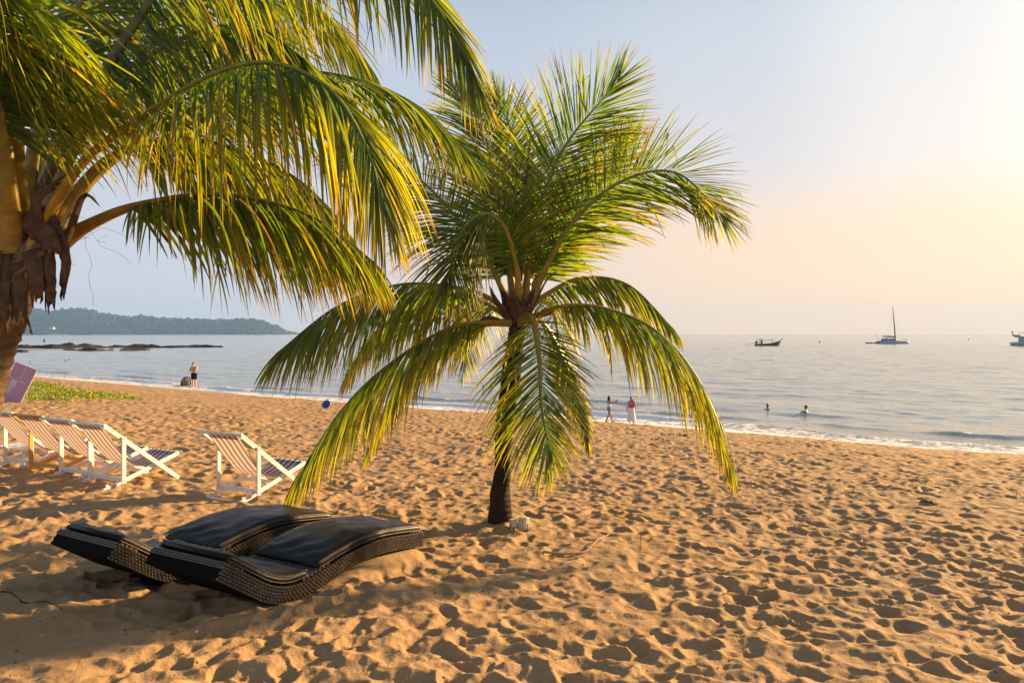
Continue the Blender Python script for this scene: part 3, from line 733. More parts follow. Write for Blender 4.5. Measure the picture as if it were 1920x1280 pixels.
FB([(55, 450, .15), (110, 300, .2), (170, 180, .2), (250, 50, .2), (340, -60, .15), (500, -140, .1), (680, -110, .0), (810, 0, -.1), (893, 150, -.15)], lift=.2, droop=1.6, yel=.42, seed=23, n=120, pet=.2, Lmax=.95, hint=(.2, -.7, .6), stalk=Vector((.10, .06, .02)))
FB([(85, 450, .2), (170, 340, .5), (290, 240, .8), (430, 165, 1.2), (560, 135, 1.5), (690, 155, 1.8), (800, 210, 2.0), (880, 290, 2.1)], lift=.25, droop=2.2, yel=.12, seed=24, n=100, pet=.3, Lmax=.95, wd=.046)
FB([(82, 450, .1), (140, 360, .15), (215, 290, .25), (330, 260, .35), (460, 285, .5), (570, 345, .6), (650, 430, .7)], lift=.3, droop=2.5, yel=.35, seed=25, n=100, pet=.36, Lmax=1.05, stalk=OR)
FB([(22, 470, -.2), (15, 380, -.3), (5, 250, -.4), (-20, 120, -.5), (-80, 0, -.7), (-180, -60, -.9)], lift=.2, droop=1.8, yel=.4, seed=26, n=90, pet=.42, Lmax=.9, stalk=OR, rad=.075)
FB([(40, 440, .1), (60, 300, .2), (90, 150, .3), (150, 10, .4), (240, -80, .5), (360, -100, .6), (480, -20, .7)], lift=.2, droop=1.7, yel=.12, seed=27, n=90, pet=.36, Lmax=1.0, hint=(0, -.6, .8))
FB([(60, 440, .25), (120, 250, .6), (210, 110, 1.0), (330, 10, 1.4), (470, -30, 1.8), (600, 20, 2.1), (690, 120, 2.3)], lift=.2, droop=1.9, yel=.2, seed=28, n=100, pet=.32, Lmax=1.15)
FB([(40, 440, .0), (30, 280, -.2), (35, 120, -.5), (10, 0, -.9), (-40, -60, -1.2), (-120, -40, -1.5)], lift=.2, droop=1.9, yel=.35, seed=29, n=90, pet=.38, Lmax=1.0)
FB([(55, 440, .3), (80, 250, .8), (110, 90, 1.3), (130, -60, 1.8), (200, -180, 2.2)], lift=.1, droop=1.2, yel=.08, seed=31, n=90, pet=.3, Lmax=1.1, hint=(.1, -1, .2))
FB([(45, 440, .2), (20, 280, .6), (-30, 140, 1.0), (-110, 40, 1.4), (-230, 20, 1.8)], lift=.1, droop=1.6, yel=.1, seed=32, n=90, pet=.3, Lmax=1.1, hint=(-.1, -.8, .6))
FB([(70, 440, .1), (150, 260, .15), (250, 130, .2), (370, 60, .25), (480, 50, .3), (570, 110, .3)], lift=.25, droop=2.0, yel=.28, seed=33, n=90, pet=.36, Lmax=.95, hint=(.1, -.5, .9))
sh = [((40, 430), (85, 400), (118, 470), .07, .04), ((100, 430), (122, 480), (118, 545), .055, .02), ((85, 450), (94, 520), (95, 575), .05, .035), ((60, 470), (68, 520), (70, 560), .07, .04), ((30, 470), (35, 540), (36, 590), .08, .05), ((5, 470), (2, 550), (2, 610), .08, .05),
      ((95, 470), (70, 480), (35, 512), .02, .012), ((70, 430), (70, 370), (105, 345), .05, .03), ((20, 480), (60, 470), (80, 440), .04, .03), ((50, 520), (48, 580), (56, 615), .02, .006), ((-10, 440), (-20, 520), (-22, 600), .08, .06), ((60, 430), (90, 440), (100, 470), .07, .06), ((15, 500), (40, 480), (45, 450), .05, .02)]
for k, (a, b, c, w0, w1) in enumerate(sh):
    dz = -.22 - .02 * (k % 4)
    sheath(bp, 'leaf_sheath', G(*a, dz) - B0, G(*b, dz - .04) - B0, G(*c, dz - .03) - B0, w0, w1, M['dry'] if k in (6, 8, 12) else M['fibre'], 60 + k)
rn = random.Random(5)
for k in range(14):
    a = 2 * math.pi * k / 14; c = G(42, 470) - B0; d = Vector((math.cos(a), math.sin(a), 0))
    sheath(bp, 'leaf_sheath', c + d * .10 + Vector((0, 0, -.28)), c + d * .16 + Vector((0, 0, 0)), c + d * .20 + Vector((0, 0, .15 + rn.uniform(0, .15))), .08, .03, M['fibre'], 90 + k)
spathe(bp, [G(120, 470, -.1) - B0, G(150, 380, -.12) - B0, G(165, 365, -.12) - B0, G(188, 388, -.12) - B0], .03, 5)
fibres(bp, 'loose_fibre', G(165, 430, -.1) - B0, 9, .42, 9, M['dry'], .6)
fibres(bp, 'crown_fibre', G(60, 420, -.1) - B0, 50, .4, 19, M['dry'], .5)

# ------------------------------------------------------------------ deck chairs
def dir2(th): return Vector((math.sin(th), math.cos(th), 0))
def deck_chair(label, wood):
    """local x = forward (to the sea), y = left, z = up; origin on the sand between the rear feet"""
    W = M['wood'] if wood else M['white']; t = thing('deck_chair', label, 'deck chair', group='deck chairs facing the sea')
    hw = .36
    for s in (-1, 1):
        y = s * hw
        MB().beam((-.06, y, .905), (1.16, y, -.03), .026, .062).build('back_rail', W, t)
        yb = s * (hw - .045)
        b = MB(); b.beam((-.02, yb, -.02), (1.20, yb, .345), .026, .062)
        for k in range(3): b.box((.03 + k * .085, yb, .035 + k * .0255), (.03, .026, .034))      # notches for the prop
        b.build('seat_rail', W, t)
        p = MB().beam((.235, s * (hw + .029), .05), (.235, s * (hw + .029), .71), .062, .026, (0, 1, 0)); p.build('post', W, t)
        for q in ((.235, .685), (.235, .075), (.90, .17), (0.0, .855), (.06, .81)):
            MB().tube([(q[0], s * (hw + .040), q[1]), (q[0], s * (hw + .046), q[1])], .009, 8).build('bolt', M['metal'], t)
    MB().tube([(-.05, -hw - .02, .90), (-.05, hw + .02, .90)], .024, 10).build('top_bar', W, t, True)
    MB().tube([(1.18, -hw + .04, .345), (1.18, hw - .04, .345)], .018, 8).build('front_bar', W, t, True)
    MB().beam((.235, -hw, .10), (.235, hw, .10), .022, .065).build('cross_bar', W, t)
    MB().beam((-.01, -hw + .05, -.005), (-.01, hw - .05, -.005), .05, .022).build('foot_bar', W, t)
    MB().beam((.62, -hw + .06, .155), (.62, hw - .06, .155), .022, .045).build('seat_stretcher', W, t)
    # canvas sling, wrapped round the top bar
    ctrl = [Vector(p) for p in ((.035, 0, .83), (-.01, 0, .875), (-.045, 0, .927), (-.078, 0, .90), (-.045, 0, .872), (.04, 0, .78), (.22, 0, .55), (.45, 0, .31), (.68, 0, .215), (.92, 0, .245), (1.10, 0, .315), (1.185, 0, .366), (1.205, 0, .345), (1.18, 0, .322), (1.10, 0, .30))]
    cur, _ = catmull(ctrl, 54); m = 23; v = []; st = []; f = []
    for i, p in enumerate(cur):
        for j in range(m):
            u = j / (m - 1) * 2 - 1; sag = -.02 * (1 - u * u) * math.sin(math.pi * min(1, max(0, (i - 12) / 34)))
            v.append((p.x, u * .285, p.z + sag)); st.append(1.0 if j % 4 in (0, 1) else 0.0)
    for i in range(53):
        for j in range(m - 1): f.append((i * m + j, i * m + j + 1, (i + 1) * m + j + 1, (i + 1) * m + j))
    me = bpy.data.meshes.new('canvas_sling'); me.from_pydata(v, [], f); me.materials.append(M['canvas'])
    a = me.attributes.new('stripe', 'FLOAT', 'FACE'); a.data.foreach_set('value', [1.0 if (k % (m - 1)) % 4 in (1, 2) else 0.0 for k in range(len(f))])
    me.polygons.foreach_set('use_smooth', [True] * len(f)); sl_ = link('canvas_sling', me, t); md = sl_.modifiers.new('thick', 'SOLIDIFY'); md.thickness = .003
    return t
TH = R(28)
def chair_xy(px, py, th):
    g = ground(px, py); l = Vector((-math.cos(th), math.sin(th), 0)); return g + l * .36        # centre from the right rear foot
def seat(o, p, th): o.scale = (1.08,) * 3; o.location = (p.x, p.y, gz(p.x, p.y) + .02); o.rotation_euler = (0, 0, R(90) - th)
ch = deck_chair('white deck chair with striped canvas standing apart, beside the black loungers', False)
pc = chair_xy(454, 944, TH); seat(ch, pc, TH)
pr = chair_xy(198, 921, TH); lat = Vector((-math.cos(TH), math.sin(TH), 0))
labs = ['white deck chair at the right end of the row at left', 'white deck chair second from the right end of the row at left', None, 'white deck chair cut by the left edge, beyond the honey-coloured chair']
for k in (0, 1, 3):
    p = pr + lat * (.87 * k) + dir2(TH) * (.0, .05, .12, .1)[k]
    q = dup(ch, (0, 0, 0), 0, labs[k]); seat(q, p, TH + (0, .02, -.03, .03)[k])
cw = deck_chair('honey-coloured wooden deck chair with striped canvas in the row at left', True)
p = pr + lat * 1.74 + dir2(TH) * .08; seat(cw, p, TH - .02)
# slatted low table behind the row
g = ground(70, 868); t = thing('slatted_table', 'low white slatted table seen behind the row of deck chairs', 'table', (g.x, g.y, gz(g.x, g.y)), R(90) - TH)
for k in range(8): MB().beam((-.45 + k * .125, -.5, .34), (-.45 + k * .125, .5, .34), .085, .022, (0, 0, 1)).build('slat', M['white'], t)
for s in (-1, 1):
    MB().beam((-.5, s * .42, .31), (.48, s * .42, .31), .04, .05).build('side_rail', M['white'], t)
    for e in (-.46, .44): MB().beam((e, s * .42, -.05), (e, s * .42, .30), .045, .045, (1, 0, 0)).build('leg', M['white'], t)

# ------------------------------------------------------------------ wavy rattan loungers
top = [(-.58, .47), (-.44, .375), (-.28, .265), (-.10, .15), (.10, .08), (.30, .075), (.52, .115), (.80, .165), (1.08, .195), (1.34, .195), (1.62, .165), (2.06, .10)]
tc_, _ = catmull([Vector((a, 0, b)) for a, b in top], 110)
def frame_at(cur, i):
    T = (cur[min(i + 1, len(cur) - 1)] - cur[max(i - 1, 0)]).normalized(); return T, Vector((-T.z, 0, T.x))
def slab(mb, cur, lo, hi, y0, y1, n=7, sag=0.0, round_=.0, crown=0.0):
    rings = []
    for i, p in enumerate(cur):
        T, Nn = frame_at(cur, i); e = min(i, len(cur) - 1 - i); sh_ = round_ * (1 - min(1, e / 4)) ** 2
        ring = []
        for j in range(n): y = y0 + (y1 - y0) * j / (n - 1); u = 2 * j / (n - 1) - 1; ring.append(p + Nn * (hi - sh_ + crown * (1 - u ** 4)) + Vector((0, y, 0)))
        for j in range(n): y = y1 + (y0 - y1) * j / (n - 1); ring.append(p + Nn * (lo + sh_) + Vector((0, y, 0)))
        rings.append(ring)
    mb.loft(rings)
def weave(mb, cur, side_y, lo, hi, out, rows=8):
    """over-under strands standing proud of a band that follows the curve"""
    for i in range(0, len(cur) - 1):
        a = cur[i]; b = cur[i + 1]; T, Nn = frame_at(cur, i); l = (b - a).length
        for r in range(rows):
            if (i + r) % 2: continue
            h = (hi - lo) / rows; z0 = lo + h * r + h * .06; z1 = z0 + h * .88
            jt = random.uniform(.75, 1.15); out_ = out * jt
            c = [a + Nn * z0 - T * l * .35, b + Nn * z0 + T * l * .35, b + Nn * z1 + T * l * .35, a + Nn * z1 - T * l * .35]
            m_ = [p.lerp(c[(k + 2) % 4], .27) + Vector((0, out_, 0)) for k, p in enumerate(c)]
            sy = Vector((0, side_y, 0)); vs = [p + sy for p in c] + [p + sy for p in m_]
            mb.add(vs, [(4, 5, 6, 7), (0, 1, 5, 4), (1, 2, 6, 5), (2, 3, 7, 6), (3, 0, 4, 7)])
def lounger(label):
    t = thing('sun_lounger', label, 'sun lounger', group='pair of wavy rattan loungers'); h = LW / 2
    b = MB(); slab(b, tc_, -.155, -.006, -h + .008, h - .008, 5); b.build('shell', M['core'], t, False)
    long_, _ = catmull(tc_, 150)
    for s in (-1, 1):
        b = MB(); weave(b, long_, s * (h - .008), -.155, -.004, s * .014, 6); o = b.build('woven_side_band', M['rattan'], t); o['kind'] = 'stuff'
    # woven end at the head and woven deck strip across it
    b = MB(); T, Nn = frame_at(tc_, 0); e = tc_[0] + Nn * -.155; cols = 54; rows = 3
    for c in range(cols):
        for r in range(rows):
            if (c + r) % 2: continue
            y0 = -h + LW * (c - .3) / cols; y1 = -h + LW * (c + 1.3) / cols; z0 = .095 + .056 * r / rows; z1 = .095 + .056 * (r + .9) / rows
            q = [e + Nn * z0 + Vector((0, y0, 0)), e + Nn * z0 + Vector((0, y1, 0)), e + Nn * z1 + Vector((0, y1, 0)), e + Nn * z1 + Vector((0, y0, 0))]
            m_ = [p.lerp(q[(k + 2) % 4], .27) - T * .011 for k, p in enumerate(q)]
            b.add(q + m_, [(4, 5, 6, 7), (0, 1, 5, 4), (1, 2, 6, 5), (2, 3, 7, 6), (3, 0, 4, 7)])
    o = b.build('woven_head_band', M['rattan'], t); o['kind'] = 'stuff'
    b = MB()
    for i in list(range(1, 9)) + list(range(101, 109)) + list(range(38, 52)):
        T, Nn = frame_at(tc_, i)
        for c in range(46):
            if (c + i) % 2: continue
            y0 = -h + .02 + (LW - .04) * c / 46; y1 = y0 + (LW - .04) / 46 * 1.5; l = (tc_[i + 1] - tc_[i]).length
            q = [tc_[i] + Vector((0, y0, 0)), tc_[i] + Vector((0, y1, 0)), tc_[i] + T * l * 1.3 + Vector((0, y1, 0)), tc_[i] + T * l * 1.3 + Vector((0, y0, 0))]
            m_ = [p.lerp(q[(k + 2) % 4], .27) + Nn * .008 for k, p in enumerate(q)]
            b.add(q + m_, [(4, 5, 6, 7), (0, 1, 5, 4), (1, 2, 6, 5), (2, 3, 7, 6), (3, 0, 4, 7)])
    o = b.build('woven_deck', M['rattan'], t); o['kind'] = 'stuff'
    MB().box((.18, 0, -.085), (.5, LW * .7, .03)).build('base_runner', M['core'], t)
    # two cushions
    def cushion(name, i0, i1, th, lift):
        cur, _ = catmull(tc_[i0:i1], 40); rn_ = random.Random(i0 + 3); b = MB(); rings = []; n = 19; w_ = h - .035
        for i, p in enumerate(cur):
            T, Nn = frame_at(cur, i); e = min(i, 39 - i); endr = .6 * th * (1 - min(1, e / 2.5)) ** 2; ring = []
            for j in range(n):
                u = 2 * j / (n - 1) - 1; y = u * w_
                wr = .018 * float(fbm(np.array(i / 5.0 + j / 9.0 + i0), np.array(j / 3.0 - i / 14.0), i0 + 7, 3)) + .013 * math.sin(j * 1.1 + i * .8 + 3 * math.sin(i * .3)) * math.exp(-(i / 8.0) ** 2)
                crown = .02 * (1 - u ** 4) * min(1, e / 5)
                ring.append(p + Nn * (lift + th - endr * .5 + crown + wr * min(1, e / 2) * (1 - u ** 6) - .3 * th * max(0, abs(u) - .93) / .07) + Vector((0, y, 0)))
            for j in range(n):
                u = 1 - 2 * j / (n - 1); ring.append(p + Nn * (lift + endr * .5) + Vector((0, u * w_ * .985, 0)))
            rings.append(ring)
        b.loft(rings); cu = b.build(name, M['leather'], t, True)
        for s in (-1, 1):
            for zz in (.16, .86):
                MB().tube([p + frame_at(cur, i)[1] * (lift + th * zz) + Vector((0, s * (w_ + .001), 0)) for i, p in enumerate(cur)], .006, 6).build('piping', M['piping'], cu, True)
        return cu
    cushion('back_cushion', 1, 42, .075, .008); cushion('seat_cushion', 46, 109, .075, .008)
    return t
la = lounger('black cushioned rattan lounger nearest the camera, its woven side lit by the sun')
la.location = (LS[0][0].x, LS[0][0].y, LS[0][1]); la.rotation_euler = (0, 0, R(90) - LT)
lb = dup(la, (LS[1][0].x, LS[1][0].y, LS[1][1]), R(90) - LT - R(1.0), 'black cushioned rattan lounger farther from the camera, at the left of the pair')

# ------------------------------------------------------------------ floodlights at the foot of the small palm
def floodlight(label, px, py, sc, yaw, tilt):
    g = P(px, py, D0 - .26); z0 = sand_z(g.x, g.y)
    t = thing('floodlight', label, 'floodlight', (g.x, g.y, z0), yaw, 'garden floodlights at the foot of the palm')
    mt = Euler((tilt, 0, 0)).to_matrix(); c = Vector((0, 0, .145 * sc))
    b = MB(); rings = []
    for y, s_ in ((-.055, .72), (-.02, .9), (.045, 1.0), (.055, .97)):
        rings.append([c + mt @ Vector((x * .075 * s_ * sc, y * sc, z * .09 * s_ * sc)) for x, z in ((-1, -.92), (-.9, -1), (.9, -1), (1, -.92), (1, .92), (.9, 1), (-.9, 1), (-1, .92))])
    b.loft(rings); b.build('housing', M['cream'], t)
    MB().box(c + mt @ Vector((0, .057 * sc, 0)), (.125 * sc, .004, .15 * sc), mt).build('lens', M['glassy'], t)
    b = MB()
    for s in (-1, 1): b.beam(c + Vector((s * .083 * sc, 0, 0)), Vector((s * .083 * sc, 0, .03)), .006, .02, (0, 1, 0))
    b.beam((-.083 * sc, 0, .03), (.083 * sc, 0, .03), .02, .006); b.build('bracket', M['metal'], t)
    MB().tube([(0, 0, .03), (0, 0, -.15)], [.014, .004], 8).build('ground_spike', M['black_plastic'], t)
floodlight('cream box floodlight on the right of the pair at the palm foot', 981, 996, .85, R(-35), R(-12))
floodlight('smaller cream floodlight tight against the right of the palm foot', 963, 997, .62, R(20), R(-5))

# ------------------------------------------------------------------ sign board, vine, debris, toy
g = ground(14, 754); sc = g.y / F
t = thing('sign_board', 'faded mauve notice board leaning behind the big palm trunk', 'sign', (g.x, g.y, gz(g.x, g.y) - .05), R(-8))
mt = Euler((R(-14), R(19), 0), 'XYZ').to_matrix(); sw, sh_ = 46 * sc, 76 * sc
def sgn(u, v, d): return mt @ Vector((u * sw / 2, -d, v * sh_))
MB().add([sgn(u, v, d) for d in (0, .03) for u, v in ((-1, 0), (1, 0), (1, 1), (-1, 1))], [(0, 1, 2, 3), (4, 7, 6, 5), (0, 4, 5, 1), (1, 5, 6, 2), (2, 6, 7, 3), (3, 7, 4, 0)]).build('panel', M['sign'], t)
MB().beam(sgn(1.02, 0, .015), sgn(1.02, 1, .015), .04, .03, mt @ Vector((0, -1, 0))).build('edge_strip', M['cream'], t)
for (u0, v0, u1, v1) in ((-.62, .40, -.05, .60), (-.55, .22, -.25, .40), (.02, .64, .10, .98), (.08, .585, .22, .625), (.28, .58, .40, .62), (.44, .575, .55, .615), (.6, .57, .7, .61), (-.8, .60, -.66, .64), (-1, .12, -.85, .34)):
    MB().add([sgn(a, b, d) for d in (.032, .035) for a, b in ((u0, v0), (u1, v0), (u1, v1), (u0, v1))], [(0, 1, 2, 3), (4, 7, 6, 5), (0, 4, 5, 1), (1, 5, 6, 2), (2, 6, 7, 3), (3, 7, 4, 0)]).build('printed_mark', M['print'], t)
for s in (-.7, .7): MB().tube([sgn(s, .02, -.03), sgn(s, .9, -.03)], .025, 8).build('support_post', M['cream'], t)

# creeping beach vine
rn = random.Random(8); v = []; f = []; col = []
def vine_leaf(p, s):
    d = Vector((rn.gauss(0, 1), rn.gauss(0, 1), rn.uniform(.2, 1.2))).normalized(); a = d.orthogonal().normalized(); b = d.cross(a); an = rn.uniform(0, 6.28); x = a * math.cos(an) + b * math.sin(an); y = d.cross(x)
    o = len(v); v.extend([p, p + x * s * .5 + y * s * .45, p + x * s, p + x * s * .5 - y * s * .45]); f.append((o, o + 1, o + 2)); f.append((o, o + 2, o + 3))
    k = rn.random(); c = Vector((.10, .19, .02)).lerp(Vector((.22, .30, .03)), k) if k < .82 else Vector((.5, .30, .03)) if k < .93 else Vector((.10, .055, .04)); c = c * .75; col.extend([c] * 4)
for (a, b, c, d, n) in ((60, 716, 90, 733, 500), (75, 722, 150, 742, 1500), (120, 735, 185, 748, 1500), (170, 742, 255, 750, 600), (34, 738, 70, 752, 420), (80, 746, 130, 755, 420), (55, 728, 110, 745, 350)):
    for k in range(n):
        u = rn.random(); px = a + (c - a) * u + rn.gauss(0, 6); py = b + (d - b) * u + rn.gauss(0, 2.2)
        g = ground(px, py) if k % 4 == 0 else g + Vector((rn.gauss(0, .16), rn.gauss(0, .35), 0))
        vine_leaf(Vector((g.x, g.y, gz(g.x, g.y) + .04 + rn.random() * .16)), rn.uniform(.05, .12))
o = link('beach_vine', mesh_col('beach_vine', v, f, col, M['leaf'], False)); o['kind'] = 'stuff'; o['label'] = 'green creeping beach vine spreading over the sand at left'; o['category'] = 'vine'

def stick(name, label, pxs, r, mat, cat='twig', lift=.01, group=None):
    pts = []
    for (a, b, h) in pxs:
        g = ground(a, b); pts.append(Vector((g.x, g.y, sand_z(g.x, g.y) + lift + h)))
    b0 = pts[0]; cur, _ = catmull([p - b0 for p in pts], 20); mb = MB(); mb.tube(cur, [r * (1 - .6 * i / 19) for i in range(20)], 7)
    o = mb.build(name, mat, None, True); o.location = b0; return tag(o, label, cat, group)
stick('dead_stick', 'thin dark bent stick lying in the lounger shadow at lower left', [(-30, 1118, 0), (20, 1135, .01), (45, 1143, 0), (85, 1142, .01), (118, 1158, 0)], .009, M['twig'], 'stick')
stick('dead_branch', 'pale curved branch half buried in sand right of the palm foot', [(1018, 1042, 0), (1060, 1044, .02), (1098, 1040, .01), (1120, 1028, .05), (1142, 1015, .06)], .014, M['twig_pale'], 'branch')
stick('dead_stick', 'short dark stick poking out at the foot of the near lounger', [(790, 1014, .02), (806, 1017, .03), (822, 1018, .02)], .008, M['twig'], 'stick')
for k, (a, b, lab) in enumerate(((1345, 872, 'tiny dry sprig upright in the sand at the far right of the palm'), (887, 835, 'tiny upright twig in the sand left of the palm trunk'), (756, 850, 'thin upright twig in the sand below the left fronds'), (1722, 910, 'tiny forked twig in the sand toward the right'), (1905, 936, 'thin twig standing in the sand by the right edge'), (1574, 915, 'thin slanted grass stem in the sand right of centre'), (1200, 1035, 'tiny twig stuck in the sand beyond the curved branch'), (1418, 1020, 'short twig standing in a hollow right of centre'))):
    stick('twig', lab, [(a, b, -.02), (a + 1, b, .09), (a + (-1) ** k * 2, b, .19)], .004, M['twig'], group='twigs stuck in the sand')
rn = random.Random(31); b = MB()
for k in range(420):
    g = ground(rn.uniform(0, 1920), 800 + 480 * rn.random() ** .8); s = rn.uniform(.004, .012); z = sand_z(g.x, g.y) + s * .3
    mtx = Euler((rn.uniform(-.5, .5), rn.uniform(-.5, .5), rn.uniform(0, 6))).to_matrix(); b.box((g.x, g.y, z), (s * 2.2, s * .8, s * .5), mtx)
o = b.build('beach_litter', M['twig']); o['kind'] = 'stuff'; o['label'] = 'scattered crumbs of bark and leaf on the sand'; o['category'] = 'litter'
for (a, b_, n, lab) in ((1268, 818, 12, 'dark clump of washed-up seaweed on the upper sand at right'), (1240, 827, 6, 'small dark scrap of seaweed left of the larger clump'), (1745, 946, 3, 'dark brown scrap of seaweed on the sand near the right edge')):
    g = ground(a, b_); t = thing('seaweed', lab, 'seaweed', (g.x, g.y, gz(g.x, g.y)))
    for k in range(n):
        c = Vector((rn.gauss(0, .012 * n * 2.0), rn.gauss(0, .12), .02)); an = rn.uniform(0, 6.28); l = rn.uniform(.1, .3); e = c + Vector((math.cos(an) * l, math.sin(an) * l, rn.uniform(-.01, .05))); MB().tube([c, (c + e) / 2 + Vector((0, 0, .04)), e], [.02, .03, .01], 6, sq=.5).build('strand', M['weed'], t, True)
g = ground(612, 768); t = thing('beach_toy', 'shiny blue dish-shaped beach toy tipped up on the far sand', 'beach toy', (g.x, g.y, gz(g.x, g.y) + .02))
mt = Euler((R(62), R(-24), 0)).to_matrix(); b = MB(); b.lathe([(.02, -.09), (.13, -.065), (.19, 0), (.20, .02), (.185, .02), (.12, -.05), (.01, -.06)], 24); b.v = [tuple(mt @ Vector(q) + Vector((0, 0, .22))) for q in b.v]; b.build('dish', M['blue'], t, True)
b = MB(); b.tube([mt @ Vector((.20 * math.cos(a), .20 * math.sin(a), .02)) + Vector((0, 0, .22)) for a in np.linspace(0, 2 * math.pi, 25)], .018, 6, cap=False); b.build('rim', M['gelcoat'], t, True)

# ------------------------------------------------------------------ people
def remeshed(name, mb, vox, mat, parent, sm_it=6):
    me = bpy.data.meshes.new(name); me.from_pydata([tuple(p) for p in mb.v], [], mb.f)
    bm = bmesh.new(); bm.from_mesh(me); bmesh.ops.recalc_face_normals(bm, faces=bm.faces); bm.to_mesh(me); bm.free()
    o = bpy.data.objects.new(name, me); C.objects.link(o)
    r = o.modifiers.new('r', 'REMESH'); r.mode = 'VOXEL'; r.voxel_size = vox
    s = o.modifiers.new('s', 'SMOOTH'); s.factor = .5; s.iterations = sm_it
    dg = bpy.context.evaluated_depsgraph_get(); m2 = bpy.data.meshes.new_from_object(o.evaluated_get(dg)); o.modifiers.clear()
    o.data = m2; bpy.data.meshes.remove(me); m2.name = name; m2.materials.clear(); m2.materials.append(mat)
    m2.polygons.foreach_set('use_smooth', [True] * len(m2.polygons)); o.parent = parent
    return o
def cap(mb, a, b, r0, r1, n=10):
    a = Vector(a); b = Vector(b); mb.tube([a, a.lerp(b, .5), b], [r0, (r0 + r1) / 2, r1], n); mb.ell(a, (r0,) * 3, n, 6); mb.ell(b, (r1,) * 3, n, 6)
def chain(mb, pts, rs):
    for i in range(len(pts) - 1): cap(mb, pts[i], pts[i + 1], rs[i], rs[i + 1])
def hand(mb, wr, d, side, curl=.6):
    """palm, four unequal bent fingers and a thumb from the side of the palm"""
    d = Vector(d).normalized(); across = Vector((1, 0, 0)) if abs(d.x) < .7 else Vector((0, 0, 1)); across = (across - d * across.dot(d)).normalized(); nn = d.cross(across) * side
    p1 = Vector(wr) + d * .085
    mb.ell(Vector(wr) + d * .045, (.05, .05, .05), 8, 6, Matrix((across * .8, nn * .42, d * 1.1)).transposed())
    for k, l in enumerate((.070, .080, .074, .056)):
        b = p1 + across * (.027 - .018 * k) - d * .01; m_ = b + d * l * .55 + nn * .012 * curl; e = m_ + (d * (1 - .5 * curl) + nn * .8 * curl).normalized() * l * .5
        chain(mb, [b - d * .02, m_, e], [.0105, .0095, .008])
    b = Vector(wr) + d * .03 + across * .03; m_ = b + (across * .8 + d * .7).normalized() * .035; chain(mb, [b, m_, m_ + (d + nn * .4).normalized() * .032], [.013, .011, .009])
def person(label, loc, rot, h, pose, skin, female, group=None, upto=None):
    """local x = forward, y = left; pose gives knees, feet, elbows and hands"""
    t = thing('person', label, 'person', loc, rot, group); k = h / 1.72; b = MB(); fat = pose.get('fat', 1.0)
    def V(p): return Vector(p) * k
    hipw = .095; shw = .165 if female else .195
    lean = Vector(pose.get('lean', (0, 0, 0)))
    pel = V((0, 0, .93)); chest = V((.0, 0, 1.27)) + lean * .7 * k; neck = V((-.01, 0, 1.43)) + lean * k; headc = V((.025, 0, 1.585)) + lean * k + V(pose.get('head', (0, 0, 0)))
    tor = [(pel + V((0, 0, -.04)), .125, .165), (pel + V((.01 * fat, 0, .08)), .115 * fat, .15 * (.5 + .5 * fat)), (pel + V((.03 * (fat - 1), 0, .17)), .105 * fat, .132 * (.4 + .6 * fat)), (chest + V((0, 0, -.06)), .118 * (.5 + .5 * fat), .155), (chest + V((0, 0, .06)), .108, .165), (chest + V((-.01, 0, .12)), .08, .14), (neck + V((0, 0, -.01)), .055, .06)]
    b.loft([[c + V((math.cos(a) * rx, math.sin(a) * ry, 0)) for a in np.linspace(0, 2 * math.pi, 17)[:-1]] for c, rx, ry in tor])
    if female:
        for s in (-1, 1): b.ell(chest + V((.085, s * .065, -.02)), (.055 * k,) * 3, 10, 6)
    cap(b, neck - V((0, 0, .03)), headc - V((.02, 0, .05)), .052 * k, .048 * k)
    b.ell(headc, V((.095, .075, .115)), 14, 10); b.ell(headc + V((.045, 0, -.06)), V((.05, .052, .055)), 10, 8)
    b.ell(headc + V((.10, 0, -.02)), V((.016, .012, .022)), 8, 6)
    b.ell(headc + V((.085, 0, -.068)), V((.014, .024, .009)), 8, 6)
    for s in (-1, 1): b.ell(headc + V((-.005, s * .077, -.01)), V((.018, .010, .03)), 8, 6)
    for s, kn, ft in ((1, pose['kneeL'], pose['footL']), (-1, pose['kneeR'], pose['footR'])):
        hip = pel + V((0, s * hipw, -.04)); chain(b, [hip, V(kn), V(ft) + V((0, 0, .08))], [.092 * k * (.6 + .4 * fat), .058 * k, .042 * k]); 
        mid = V(kn).lerp(V(ft), .3); b.ell(mid + V((-.02, 0, 0)), V((.055, .05, .11)), 8, 6)
        f0 = V(ft) + V((-.04, 0, .045)); f1 = V(ft) + V((.15, s * .02, .03)); chain(b, [f0, f1], [.042 * k, .032 * k]); cap(b, V(ft) + V((0, 0, .08)), f0, .04 * k, .04 * k)
    for s, el, ha in ((1, pose['elbowL'], pose['handL']), (-1, pose['elbowR'], pose['handR'])):
        shd = chest + V((-.005, s * shw, .10)); chain(b, [shd, V(el), V(ha)], [.055 * k * (.6 + .4 * fat), .042 * k, .028 * k]); hand(b, V(ha), V(ha) - V(el), s, pose.get('curl', .5))
    body = remeshed('body', b, .0115, skin, t, 3)
    for s in (-1, 1): MB().ell(headc + V((.088, s * .032, .012)), (.011 * k,) * 3, 8, 6).build('eye', M['eye'], body, True)
    return t, k, V, dict(pel=pel, chest=chest, neck=neck, head=headc, hipw=hipw, shw=shw, tor=tor)
